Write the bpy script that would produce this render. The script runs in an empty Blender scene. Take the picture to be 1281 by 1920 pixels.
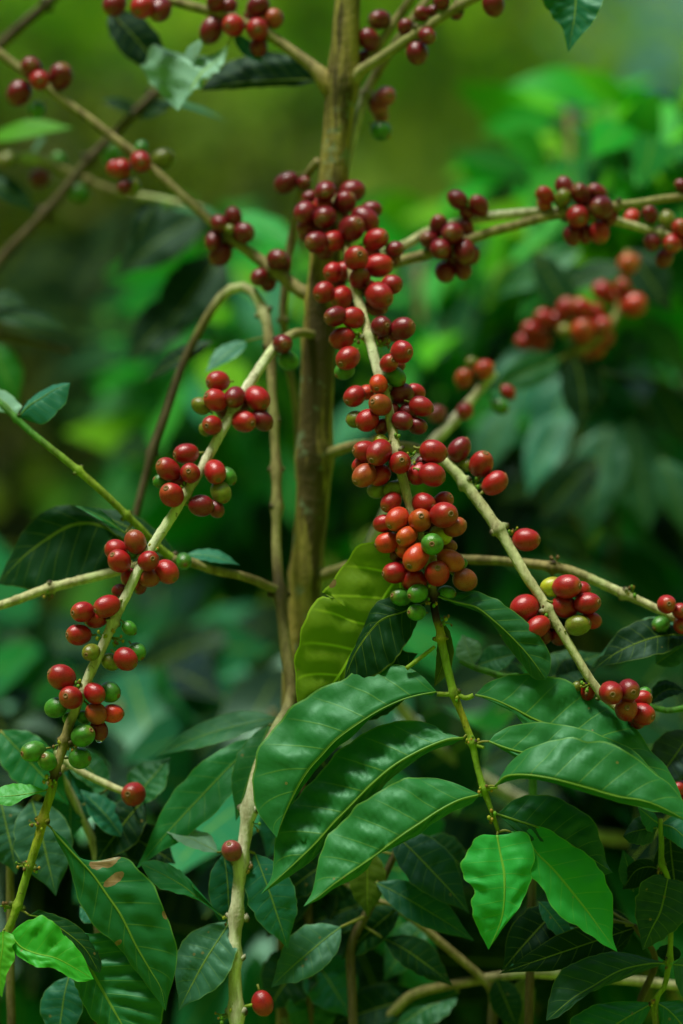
import bpy, math, random
import numpy as np
from mathutils import Vector, Matrix, Quaternion, noise as noise3
sc = bpy.context.scene
R = math.radians
random.seed(7)

# ------------------------------------------------------------------ camera, sky, sun, exposure
CAM = Vector((0.0, 0.0, 1.45))
LENS = 85.0
U = 1 / 3000.0                       # metres per photograph pixel at the plane in focus
DIST = 0.64 * LENS / 36.0            # distance of that plane
cd = bpy.data.cameras.new('camera')
cd.lens = LENS; cd.sensor_fit = 'VERTICAL'; cd.sensor_height = 36; cd.sensor_width = 24
cd.clip_start = 0.05; cd.clip_end = 2000
cd.dof.use_dof = True; cd.dof.focus_distance = DIST; cd.dof.aperture_fstop = 1.9; cd.dof.aperture_blades = 9
cam = bpy.data.objects.new('camera', cd); sc.collection.objects.link(cam)
cam.location = CAM; cam.rotation_euler = (R(90), 0, 0)
sc.camera = cam
SUN_EL, SUN_AZ = 72.0, 232.0         # azimuth clockwise from +Y: behind the camera to the left
w = bpy.data.worlds.new('World'); sc.world = w; w.use_nodes = True
nt = w.node_tree; nt.nodes.clear()
sky = nt.nodes.new('ShaderNodeTexSky'); sky.sky_type = 'NISHITA'; sky.sun_disc = False
sky.sun_elevation = R(SUN_EL); sky.sun_rotation = R(SUN_AZ)
sky.air_density = 1.3; sky.dust_density = 4.0; sky.ozone_density = 1.0
bgn = nt.nodes.new('ShaderNodeBackground'); bgn.inputs[1].default_value = 0.05
wo = nt.nodes.new('ShaderNodeOutputWorld')
nt.links.new(sky.outputs[0], bgn.inputs[0]); nt.links.new(bgn.outputs[0], wo.inputs[0])
sl = bpy.data.lights.new('sun', 'SUN'); sl.energy = 3.0; sl.angle = R(13); sl.color = (1.0, 0.95, 0.85)
so = bpy.data.objects.new('sun', sl); sc.collection.objects.link(so)
az, el = R(SUN_AZ), R(SUN_EL)
sd = Vector((math.sin(az) * math.cos(el), math.cos(az) * math.cos(el), math.sin(el)))
so.rotation_euler = sd.to_track_quat('Z', 'Y').to_euler(); so.location = (0, -3, 6)
sc.view_settings.view_transform = 'Standard'; sc.view_settings.look = 'None'
sc.view_settings.gamma = 1; sc.view_settings.exposure = 0.84
sc.render.engine = 'CYCLES'
sc.cycles.use_denoising = True
sc.cycles.max_bounces = 8; sc.cycles.transparent_max_bounces = 6; sc.cycles.sample_clamp_indirect = 4

# ------------------------------------------------------------------ helpers
def W(x, y, d=0.0):
    """Photograph pixel (1281 x 1920) and depth behind the focus plane (in focus-plane pixels) to a point."""
    dist = DIST + d * U; k = dist / DIST
    return Vector((CAM.x + (x - 640.5) * U * k, CAM.y + dist, CAM.z + (960 - y) * U * k))
def scale_at(d): return U * (DIST + d * U) / DIST

def mk(name, parent=None, data=None, origin=None):
    o = bpy.data.objects.new(name, data); sc.collection.objects.link(o)
    wl = Vector(origin) if origin is not None else Vector((0, 0, 0))
    o['_w'] = tuple(wl)
    if parent is not None:
        o.parent = parent; o.location = wl - Vector(parent['_w'])
    else: o.location = wl
    return o
def tag(o, label=None, cat=None, group=None, kind=None):
    for k, v in (('label', label), ('category', cat), ('group', group), ('kind', kind)):
        if v: o[k] = v
    return o
def thing(name, label, cat, loc, group=None): return tag(mk(name, origin=loc), label, cat, group)

class MB:
    """collects vertices (world), faces, colours and uvs, then links ONE mesh object"""
    def __init__(s): s.v = []; s.f = []; s.c = []; s.uv = []; s.mi = []
    def add(s, vs, fs, col=(1, 1, 1), uvs=None, mi=0, cols=None):
        b = len(s.v); s.v += [tuple(p) for p in vs]
        s.c += cols if cols else [tuple(col)] * len(vs)
        s.uv += uvs if uvs else [(0.25, 0.5)] * len(vs)
        for f in fs: s.f.append(tuple(i + b for i in f)); s.mi.append(mi)
    def build(s, name, mats, parent=None, origin=None, smooth=True):
        if origin is None: origin = Vector(parent['_w']) if parent is not None else Vector((0, 0, 0))
        origin = Vector(origin)
        me = bpy.data.meshes.new(name)
        me.from_pydata([(p[0] - origin.x, p[1] - origin.y, p[2] - origin.z) for p in s.v], [], s.f)
        for m in (mats if isinstance(mats, (list, tuple)) else [mats]): me.materials.append(m)
        me.polygons.foreach_set('material_index', s.mi)
        if smooth: me.polygons.foreach_set('use_smooth', [True] * len(s.f))
        ca = me.color_attributes.new('col', 'FLOAT_COLOR', 'POINT')
        ca.data.foreach_set('color', [x for c in s.c for x in (c[0], c[1], c[2], 1.0)])
        ul = me.uv_layers.new(name='UVMap')
        idx = np.empty(len(me.loops), dtype=np.int32); me.loops.foreach_get('vertex_index', idx)
        ul.data.foreach_set('uv', np.array(s.uv, dtype=np.float32)[idx].ravel())
        me.update()
        return mk(name, parent, me, origin)

def crom(pts, n):
    """Catmull-Rom through pts (tuples of floats), resampled to n+1 points evenly by arc length of the first 3."""
    P = np.array(pts, dtype=float)
    if len(P) == 2: P = np.array([P[0], (P[0] + P[1]) / 2, P[1]])
    E = np.vstack([2 * P[0] - P[1], P, 2 * P[-1] - P[-2]])
    out = []
    K = 14
    for i in range(1, len(E) - 2):
        a, b, c, d = E[i - 1], E[i], E[i + 1], E[i + 2]
        for k in range(K):
            t = k / K
            out.append(0.5 * ((2 * b) + (-a + c) * t + (2 * a - 5 * b + 4 * c - d) * t * t + (-a + 3 * b - 3 * c + d) * t ** 3))
    out.append(P[-1]); Q = np.array(out)
    L = np.concatenate([[0], np.cumsum(np.linalg.norm(np.diff(Q[:, :3], axis=0), axis=1))])
    tt = np.linspace(0, L[-1], n + 1)
    return np.stack([np.interp(tt, L, Q[:, j]) for j in range(Q.shape[1])], axis=1)

def tube_into(mb, path, cols, sides=10, rough=0.0, seed=0, cap=True):
    """path: array (n,4) x y z r"""
    rng = random.Random(seed); n = len(path); vs = []; fs = []; cc = []; uv = []
    up = Vector((0.3, -1, 0.2)).normalized(); L = 0
    for i in range(n):
        p = Vector(path[i][:3]); a = Vector(path[max(i - 1, 0)][:3]); b = Vector(path[min(i + 1, n - 1)][:3])
        t = (b - a).normalized() if (b - a).length > 1e-9 else Vector((0, 0, 1))
        x = up.cross(t)
        if x.length < 1e-3: x = Vector((1, 0, 0)).cross(t)
        x.normalize(); y = t.cross(x).normalized()
        if i: L += (p - Vector(path[i - 1][:3])).length
        for k in range(sides):
            an = 2 * math.pi * k / sides
            r = path[i][3] * (1 + rough * (rng.random() - 0.5))
            vs.append(p + x * (math.cos(an) * r) + y * (math.sin(an) * r)); cc.append(tuple(cols[i])); uv.append((k / sides, L))
    for i in range(n - 1):
        for k in range(sides):
            k2 = (k + 1) % sides
            fs.append((i * sides + k, i * sides + k2, (i + 1) * sides + k2, (i + 1) * sides + k))
    if cap:
        fs.append(tuple(range(sides))[::-1]); fs.append(tuple((n - 1) * sides + k for k in range(sides)))
    mb.add(vs, fs, uvs=uv, cols=cc)

def ball_into(mb, c, r, col, seg=8, rings=6, sq=(1, 1, 1), mi=0):
    vs = [(c[0], c[1], c[2] + r * sq[2])]; fs = []
    for i in range(1, rings):
        th = math.pi * i / rings
        for k in range(seg):
            ph = 2 * math.pi * k / seg
            vs.append((c[0] + r * sq[0] * math.sin(th) * math.cos(ph), c[1] + r * sq[1] * math.sin(th) * math.sin(ph), c[2] + r * sq[2] * math.cos(th)))
    vs.append((c[0], c[1], c[2] - r * sq[2]))
    for k in range(seg): fs.append((0, 1 + k, 1 + (k + 1) % seg))
    for i in range(rings - 2):
        for k in range(seg):
            a = 1 + i * seg + k; b = 1 + i * seg + (k + 1) % seg
            fs.append((a, a + seg, b + seg, b))
    l = len(vs) - 1; b0 = 1 + (rings - 2) * seg
    for k in range(seg): fs.append((l, b0 + (k + 1) % seg, b0 + k))
    mb.add(vs, fs, col=col, mi=mi)

# ------------------------------------------------------------------ materials
def newmat(name):
    m = bpy.data.materials.new(name); m.use_nodes = True; m.node_tree.nodes.clear(); return m, m.node_tree
def N(nt, t, **kw):
    n = nt.nodes.new(t)
    for k, v in kw.items(): setattr(n, k, v)
    return n
def math_(nt, op, a, b=None, c=None, clamp=False):
    n = N(nt, 'ShaderNodeMath', operation=op, use_clamp=clamp)
    for i, v in enumerate((a, b, c)):
        if v is None: continue
        if isinstance(v, (int, float)): n.inputs[i].default_value = v
        else: nt.links.new(v, n.inputs[i])
    return n.outputs[0]
def mixc(nt, fac, a, b, blend='MIX'):
    n = N(nt, 'ShaderNodeMix', data_type='RGBA', blend_type=blend)
    for i, v in ((0, fac), (6, a), (7, b)):
        if isinstance(v, (int, float)): n.inputs[i].default_value = v
        elif isinstance(v, tuple): n.inputs[i].default_value = (*v, 1) if len(v) == 3 else v
        else: nt.links.new(v, n.inputs[i])
    return n.outputs[2]
def noise(nt, vec, scale, detail=3, rough=0.55):
    n = N(nt, 'ShaderNodeTexNoise'); n.inputs['Scale'].default_value = scale; n.inputs['Detail'].default_value = detail
    n.inputs['Roughness'].default_value = rough
    if vec is not None: nt.links.new(vec, n.inputs['Vector'])
    return n.outputs['Fac']
def ramp(nt, fac, stops):
    n = N(nt, 'ShaderNodeValToRGB'); e = n.color_ramp.elements
    e[0].position, e[0].color = stops[0][0], (*stops[0][1], 1); e[1].position, e[1].color = stops[-1][0], (*stops[-1][1], 1)
    for p, c in stops[1:-1]:
        x = e.new(p); x.color = (*c, 1)
    nt.links.new(fac, n.inputs[0]); return n.outputs[0]
def srccol(nt, src):
    if src == 'obj': return N(nt, 'ShaderNodeObjectInfo').outputs['Color']
    return N(nt, 'ShaderNodeAttribute', attribute_name='col').outputs['Color']

def leaf_material(name, src, veins=9.0, slope=0.62, transl=0.22, rough=0.42, spec=0.42, detail=True, vs=0.5, vmul=(1.15, 1.15, 0.8), vw=22.0, brown=None):
    m, nt = newmat(name); L = nt.links
    col = srccol(nt, src)
    tc = N(nt, 'ShaderNodeTexCoord'); uvn = N(nt, 'ShaderNodeSeparateXYZ'); L.new(tc.outputs['UV'], uvn.inputs[0])
    s = math_(nt, 'ABSOLUTE', math_(nt, 'MULTIPLY_ADD', uvn.outputs[0], 2.0, -1.0))
    v = uvn.outputs[1]
    out = N(nt, 'ShaderNodeOutputMaterial')
    bs = N(nt, 'ShaderNodeBsdfPrincipled'); tr = N(nt, 'ShaderNodeBsdfTranslucent')
    mot = noise(nt, tc.outputs['Object'], 28, 4, 0.6)
    base = mixc(nt, math_(nt, 'MULTIPLY', mot, 0.55), col, mixc(nt, 1.0, col, (1.55, 1.18, 0.75), 'MULTIPLY'))
    big = noise(nt, tc.outputs['Object'], 9, 2)
    base = mixc(nt, math_(nt, 'SUBTRACT', math_(nt, 'MULTIPLY', big, 0.9), 0.25, clamp=True), base, mixc(nt, 1.0, col, (0.5, 0.66, 0.7), 'MULTIPLY'))
    midrib = math_(nt, 'LESS_THAN', s, 0.035)
    ph = math_(nt, 'SUBTRACT', math_(nt, 'MULTIPLY', v, veins), math_(nt, 'MULTIPLY', s, slope * 1.6))
    fr = math_(nt, 'ABSOLUTE', math_(nt, 'SUBTRACT', math_(nt, 'FRACT', math_(nt, 'ADD', ph, 0.5)), 0.5))
    lat = math_(nt, 'SUBTRACT', 1.0, math_(nt, 'MULTIPLY', fr, vw), clamp=True)
    lat = math_(nt, 'MULTIPLY', lat, math_(nt, 'SUBTRACT', 1.0, math_(nt, 'POWER', s, 3.0), clamp=True))
    edge = math_(nt, 'GREATER_THAN', s, 0.965)
    vm = math_(nt, 'MAXIMUM', midrib, math_(nt, 'MAXIMUM', math_(nt, 'MULTIPLY', lat, vs), math_(nt, 'MULTIPLY', edge, 0.45)))
    veincol = mixc(nt, 1.0, mixc(nt, 0.5, col, (0.22, 0.34, 0.03)), vmul, 'MULTIPLY')
    base = mixc(nt, vm, base, veincol)
    # fine specks and scars
    vor = N(nt, 'ShaderNodeTexVoronoi'); vor.inputs['Scale'].default_value = 90; L.new(tc.outputs['Object'], vor.inputs['Vector'])
    speck = math_(nt, 'LESS_THAN', vor.outputs['Distance'], 0.09)
    gate = math_(nt, 'GREATER_THAN', noise(nt, tc.outputs['Object'], 21, 2), 0.57)
    base = mixc(nt, math_(nt, 'MULTIPLY', math_(nt, 'MULTIPLY', speck, gate), 0.6), base, (0.22, 0.16, 0.04))
    if brown:
        msk = None
        for (bu, bv, ru, rv) in brown:
            q = math_(nt, 'ADD', math_(nt, 'POWER', math_(nt, 'DIVIDE', math_(nt, 'SUBTRACT', uvn.outputs[0], bu), ru), 2.0),
                      math_(nt, 'POWER', math_(nt, 'DIVIDE', math_(nt, 'SUBTRACT', v, bv), rv), 2.0))
            q = math_(nt, 'LESS_THAN', math_(nt, 'ADD', q, math_(nt, 'MULTIPLY', noise(nt, tc.outputs['Object'], 110, 4), 2.2)), 1.9)
            msk = q if msk is None else math_(nt, 'MAXIMUM', msk, q)
        base = mixc(nt, msk, base, mixc(nt, noise(nt, tc.outputs['Object'], 220, 3), (0.12, 0.06, 0.02), (0.36, 0.24, 0.11)))
    L.new(base, bs.inputs['Base Color'])
    rr = math_(nt, 'MULTIPLY_ADD', noise(nt, tc.outputs['Object'], 60, 3), 0.22, rough - 0.1)
    L.new(rr, bs.inputs['Roughness']); bs.inputs['Specular IOR Level'].default_value = spec; bs.inputs['Specular Tint'].default_value = (0.5, 1.0, 0.72, 1)
    if detail:
        h = math_(nt, 'ADD', math_(nt, 'MULTIPLY', vm, -0.6), math_(nt, 'MULTIPLY', noise(nt, tc.outputs['Object'], 160, 3), 0.5))
        v2 = N(nt, 'ShaderNodeTexVoronoi', feature='DISTANCE_TO_EDGE'); v2.inputs['Scale'].default_value = 260
        L.new(tc.outputs['Object'], v2.inputs['Vector'])
        h = math_(nt, 'ADD', h, math_(nt, 'MULTIPLY', math_(nt, 'MINIMUM', v2.outputs['Distance'], 0.10), 0.9))
        bp = N(nt, 'ShaderNodeBump'); bp.inputs['Strength'].default_value = 0.28; bp.inputs['Distance'].default_value = 0.0008
        L.new(h, bp.inputs['Height']); L.new(bp.outputs[0], bs.inputs['Normal'])
    L.new(mixc(nt, 1.0, base, (1.3, 1.5, 0.6), 'MULTIPLY'), tr.inputs[0])
    mx = N(nt, 'ShaderNodeMixShader'); mx.inputs[0].default_value = transl
    L.new(bs.outputs[0], mx.inputs[1]); L.new(tr.outputs[0], mx.inputs[2]); L.new(mx.outputs[0], out.inputs[0])
    return m
M_LEAF = leaf_material('coffee_leaf', 'obj', spec=0.5, rough=0.5)
M_LEAFDULL = leaf_material('coffee_leaf_matt', 'obj', rough=0.5, spec=0.16, transl=0.3)
M_LEAFBROWN = leaf_material('coffee_leaf_damaged', 'obj', brown=[(0.80, 0.26, 0.26, 0.045), (0.68, 0.36, 0.16, 0.022), (0.98, 0.6, 0.03, 0.02), (0.1, 0.60, 0.12, 0.012)])
M_LEAFYEL = leaf_material('coffee_leaf_yellow', 'obj', veins=7.0, rough=0.55, spec=0.22, transl=0.5, vs=0.95, vmul=(2.3, 2.1, 1.8), vw=13.0, brown=[(0.02, 0.36, 0.03, 0.02)])
M_CROWN = leaf_material('crown_leaf', 'attr', detail=False, transl=0.4, rough=0.45, spec=0.09)

M_CROWNDULL = leaf_material('crown_leaf_matt', 'attr', detail=False, transl=0.2, rough=0.65, spec=0.06)
M_CROWNGLOSS = leaf_material('crown_leaf_wet', 'attr', detail=False, transl=0.3, rough=0.3, spec=0.4)
def bark_material(name, src='attr', bumpd=0.0014, sc_=160, dark=0.5, streak=0.28, patch=False):
    m, nt = newmat(name); L = nt.links
    col = srccol(nt, src); tc = N(nt, 'ShaderNodeTexCoord')
    mp = N(nt, 'ShaderNodeMapping'); mp.inputs['Scale'].default_value = (1, 1, streak); L.new(tc.outputs['Object'], mp.inputs[0])
    n1 = noise(nt, mp.outputs[0], sc_, 5, 0.65); n2 = noise(nt, mp.outputs[0], sc_ * 0.25, 3)
    n3 = noise(nt, tc.outputs['Object'], sc_ * 2.2, 3)
    c = mixc(nt, ramp(nt, n1, [(0.38, (1, 1, 1)), (0.62, (0, 0, 0))]), col, mixc(nt, 1.0, col, (dark, dark * 0.95, dark * 0.8), 'MULTIPLY'))
    c = mixc(nt, ramp(nt, n2, [(0.5, (0, 0, 0)), (0.72, (0.6, 0.6, 0.6))]), c, mixc(nt, 1.0, col, (0.75, 1.05, 0.75), 'MULTIPLY'))
    c = mixc(nt, ramp(nt, n3, [(0.66, (0, 0, 0)), (0.72, (0.7, 0.7, 0.7))]), c, (0.06, 0.04, 0.02))
    if patch:
        mq = N(nt, 'ShaderNodeMapping'); mq.inputs['Scale'].default_value = (1, 1, 0.16); L.new(tc.outputs['Object'], mq.inputs[0])
        n4 = noise(nt, mq.outputs[0], 60, 4, 0.6)
        c = mixc(nt, ramp(nt, n4, [(0.49, (0, 0, 0)), (0.56, (0.9, 0.9, 0.9))]), c, mixc(nt, 1.0, col, (0.14, 0.13, 0.12), 'MULTIPLY'))
        n5 = noise(nt, tc.outputs['Object'], 42, 4, 0.65)
        c = mixc(nt, ramp(nt, n5, [(0.6, (0, 0, 0)), (0.66, (0.75, 0.75, 0.75))]), c, (0.13, 0.20, 0.10))
    bs = N(nt, 'ShaderNodeBsdfPrincipled'); bs.inputs['Roughness'].default_value = 0.72; bs.inputs['Specular IOR Level'].default_value = 0.25
    L.new(c, bs.inputs['Base Color'])
    bp = N(nt, 'ShaderNodeBump'); bp.inputs['Strength'].default_value = 0.8; bp.inputs['Distance'].default_value = bumpd
    L.new(math_(nt, 'ADD', n1, math_(nt, 'MULTIPLY', n3, 0.4)), bp.inputs['Height']); L.new(bp.outputs[0], bs.inputs['Normal'])
    out = N(nt, 'ShaderNodeOutputMaterial'); L.new(bs.outputs[0], out.inputs[0]); return m
M_BARK = bark_material('twig_bark')
M_TRUNK = bark_material('trunk_bark', sc_=95, bumpd=0.0035, dark=0.28, streak=0.13, patch=True)

def cherry_material():
    m, nt = newmat('cherry_skin'); L = nt.links
    oi = N(nt, 'ShaderNodeObjectInfo'); col = oi.outputs['Color']; tc = N(nt, 'ShaderNodeTexCoord')
    ofs = N(nt, 'ShaderNodeVectorMath', operation='ADD'); L.new(tc.outputs['Object'], ofs.inputs[0])
    cb = N(nt, 'ShaderNodeCombineXYZ'); L.new(math_(nt, 'MULTIPLY', oi.outputs['Random'], 40.0), cb.inputs[0]); L.new(cb.outputs[0], ofs.inputs[1])
    n1 = noise(nt, ofs.outputs[0], 1.3, 3); n2 = noise(nt, ofs.outputs[0], 9, 4, 0.7)
    z = N(nt, 'ShaderNodeSeparateXYZ'); L.new(tc.outputs['Object'], z.inputs[0])
    c = mixc(nt, ramp(nt, n1, [(0.42, (0, 0, 0)), (0.66, (0.9, 0.9, 0.9))]), col, mixc(nt, 1.0, col, (1.15, 1.6, 1.05), 'MULTIPLY'))
    c = mixc(nt, ramp(nt, n1, [(0.3, (0.6, 0.6, 0.6)), (0.45, (0, 0, 0))]), c, mixc(nt, 1.0, col, (0.55, 0.5, 0.7), 'MULTIPLY'))
    c = mixc(nt, ramp(nt, n2, [(0.62, (0, 0, 0)), (0.72, (0.35, 0.35, 0.35))]), c, mixc(nt, 0.5, col, (0.3, 0.12, 0.03)))
    nv = math_(nt, 'MULTIPLY', math_(nt, 'SUBTRACT', z.outputs[2], 0.9, clamp=True), 4.0, clamp=True)
    c = mixc(nt, math_(nt, 'MULTIPLY', nv, 0.45), c, mixc(nt, 0.5, col, (0.35, 0.22, 0.03)))
    vo = N(nt, 'ShaderNodeTexVoronoi'); vo.inputs['Scale'].default_value = 5.5; L.new(ofs.outputs[0], vo.inputs['Vector'])
    sp_ = math_(nt, 'MULTIPLY', math_(nt, 'LESS_THAN', vo.outputs['Distance'], 0.13), math_(nt, 'GREATER_THAN', n1, 0.5))
    c = mixc(nt, math_(nt, 'MULTIPLY', sp_, 0.55), c, (0.16, 0.07, 0.025))
    bs = N(nt, 'ShaderNodeBsdfPrincipled'); L.new(c, bs.inputs['Base Color'])
    L.new(math_(nt, 'MULTIPLY_ADD', n2, 0.32, 0.14), bs.inputs['Roughness'])
    bs.inputs['Specular IOR Level'].default_value = 0.5
    bs.inputs['Subsurface Weight'].default_value = 0.08; bs.inputs['Subsurface Radius'].default_value = (1.0, 0.3, 0.15); bs.inputs['Subsurface Scale'].default_value = 0.003
    bp = N(nt, 'ShaderNodeBump'); bp.inputs['Strength'].default_value = 0.35; bp.inputs['Distance'].default_value = 0.0006
    L.new(n2, bp.inputs['Height']); L.new(bp.outputs[0], bs.inputs['Normal'])
    out = N(nt, 'ShaderNodeOutputMaterial'); L.new(bs.outputs[0], out.inputs[0]); return m
M_CHERRY = cherry_material()
def plain(name, col, rough=0.7, col2=None, sc_=60):
    m, nt = newmat(name); L = nt.links; tc = N(nt, 'ShaderNodeTexCoord')
    bs = N(nt, 'ShaderNodeBsdfPrincipled'); bs.inputs['Roughness'].default_value = rough; bs.inputs['Specular IOR Level'].default_value = 0.3
    L.new(mixc(nt, noise(nt, tc.outputs['Object'], sc_, 4), col, col2 or tuple(x * 0.5 for x in col)), bs.inputs['Base Color'])
    out = N(nt, 'ShaderNodeOutputMaterial'); L.new(bs.outputs[0], out.inputs[0]); return m
M_NAVEL = plain('navel_scar', (0.30, 0.17, 0.06), 0.8, (0.10, 0.05, 0.02), 3)
M_STALK = plain('fruit_stalk', (0.20, 0.26, 0.03), 0.6, (0.12, 0.10, 0.02), 2)
M_BUD = bark_material('bud_scales', sc_=240, streak=1.0, dark=0.6, bumpd=0.0003)
m_, nt_ = newmat('water_drop'); b_ = N(nt_, 'ShaderNodeBsdfPrincipled'); b_.inputs['Transmission Weight'].default_value = 1; b_.inputs['Roughness'].default_value = 0.02; b_.inputs['IOR'].default_value = 1.33
o_ = N(nt_, 'ShaderNodeOutputMaterial'); nt_.links.new(b_.outputs[0], o_.inputs[0]); M_DROP = m_

# ------------------------------------------------------------------ ground, hills and an added sky-blocking bank
def hill_h(x, y):
    t = max(0.0, y - 2.8)
    lim = 34 - 0.9 * max(0.0, x + 1)
    a_ = x / (abs(y) + 1.5); s = 0.36 + 0.05 * math.sin(x * 0.13) - 0.33 * min(1, max(0, (a_ - 0.045) / 0.085))
    h = s * t if t < lim else s * lim - 0.25 * (t - lim)
    h += 0.25 * math.sin(x * 0.9 + y * 0.5) * min(1, t / 4) + 0.5 * math.sin(x * 0.31 + 1.3) * math.sin(y * 0.27) * min(1, t / 8)
    if y > 42: h = max(h, -6.0)
    return h
def grid(name, xs, ys, fn, mat):
    vs = [(x, y, fn(x, y)) for y in ys for x in xs]; nx = len(xs)
    fs = [(j * nx + i, j * nx + i + 1, (j + 1) * nx + i + 1, (j + 1) * nx + i) for j in range(len(ys) - 1) for i in range(nx - 1)]
    mb = MB(); mb.add(vs, fs); o = mb.build(name, mat); return o
M_GROUND = plain('ground_soil_and_moss', (0.23, 0.42, 0.03), 0.95, (0.07, 0.10, 0.008), 0.8)
M_FOREST = plain('far_forest_hazed', (0.012, 0.085, 0.105), 0.95, (0.010, 0.06, 0.075), 0.09)  # blue of distant haze is put into the forest colour
xs = np.linspace(-40, 40, 81); ys = np.concatenate([np.linspace(-12, 20, 50), np.linspace(21, 80, 50)])
tag(grid('ground', xs, ys, hill_h, M_GROUND), kind='structure')
def mount(x, y):
    t = (y - 120) / 180
    return -6 + 95 * max(0, t) ** 0.8 + 9 * math.sin(x * 0.021 + 1) + 5 * math.sin(x * 0.06 + y * 0.03) + 2.2 * math.sin(x * 0.21) * math.sin(y * 0.17)
tag(grid('mountain', np.linspace(-260, 260, 131), np.linspace(80, 330, 64), mount, M_FOREST), kind='structure')
def sky_block_h(x, y):  # unseen bank added behind the camera and at the sides to block low sky
    r = math.hypot(x, y) if y < 0 else abs(x)
    return hill_h(x, y) * 0 - 0.06 + 1.9 * max(0.0, r - 3.2) * (1 if y < 6 else max(0.0, 1 - (y - 6) / 8))
tag(grid('sky_block_bank', np.linspace(-24, 24, 49), np.linspace(-24, 13, 38), sky_block_h, M_GROUND), kind='structure')

# ------------------------------------------------------------------ leaves
def leaf_grid(mb, mid, left, right, n=46, m=8, veins=9.0, slope=0.62, amp=0.05, bow=0.10, ruffle=0.02, rk=7.0, seed=0, col=(1, 1, 1), rib=0.0, flip=1):
    rng = random.Random(seed)
    A, B, C = crom(mid, n), crom(left, n), crom(right, n)
    B[0] = A[0]; C[0] = A[0]; B[-1] = A[-1]; C[-1] = A[-1]
    vs = []; uv = []; p1, p2, p3 = rng.random() * 6, rng.random() * 6, rng.random() * 6
    for i in range(n + 1):
        v = i / n
        a = Vector(A[i]); b = Vector(B[i]); c = Vector(C[i])
        t = Vector(A[min(i + 1, n)]) - Vector(A[max(i - 1, 0)])
        nn = (c - b).cross(t)
        if nn.length > 1e-12: nn.normalize()
        if nn.dot(Vector((0, -1, 0.45))) < 0: nn = -nn
        nn = nn * flip
        for j in range(-m, m + 1):
            s = j / m; e = b if s < 0 else c; q = abs(s)
            wdt = (e - a).length; ww = max(wdt, 0.6 * max((b - a).length, (c - a).length))
            p = a + (e - a) * q
            cor = -math.cos(2 * math.pi * (v * veins - q * slope * 1.6)) * 0.5
            cor *= min(1, q * 4) * (1 - q ** 4) * min(1, v * 6) * min(1, (1 - v) * 5)
            h = bow * ww * 4 * q * (1 - 0.62 * q) * 0.6 + amp * ww * cor
            h += ruffle * ww * q ** 2.5 * (math.sin(rk * 6.28 * v + (p1 if s < 0 else p2)) + 0.6 * math.sin(rk * 3.3 * v + p3)) * min(1, (1 - v) * 6) * min(1, v * 6)
            h += 0.03 * ww * math.sin(3.1 * v * 3 + 2.5 * s + p3)
            if n > 10:
                env = min(1, v * 8) * min(1, (1 - v) * 8)
                h += ww * 0.11 * env * min(1, q * 2.5) * noise3.noise(Vector((s * 2.6 + seed * 3.7, v * 9.0, p1)))
                h += ww * 0.035 * env * min(1, q * 4) * noise3.noise(Vector((s * 7 + seed, v * 26.0, p2)))
                p = a + (e - a) * q * (1 + 0.05 * env * (q ** 3) * noise3.noise(Vector((9.1 * (1 if s > 0 else -1), v * 14.0, p3 + seed))) * 2)
            p = p + nn * h
            vs.append(p); uv.append(((s + 1) / 2, v))
    k = 2 * m + 1
    fs = [(i * k + j, i * k + j + 1, (i + 1) * k + j + 1, (i + 1) * k + j) for i in range(n) for j in range(2 * m)]
    mb.add(vs, fs, col=col, uvs=uv)
    if rib:
        path = []
        for i in range(0, n - 1):
            q = vs[i * k + m]; path.append((q[0], q[1], q[2], rib * (1 - 0.8 * i / n)))
        mb2 = MB(); tube_into(mb2, path, [(1, 1, 1)] * len(path), sides=5)
        mb.add(mb2.v, mb2.f, uvs=[(0.5, 0.5)] * len(mb2.v), mi=0)

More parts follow.
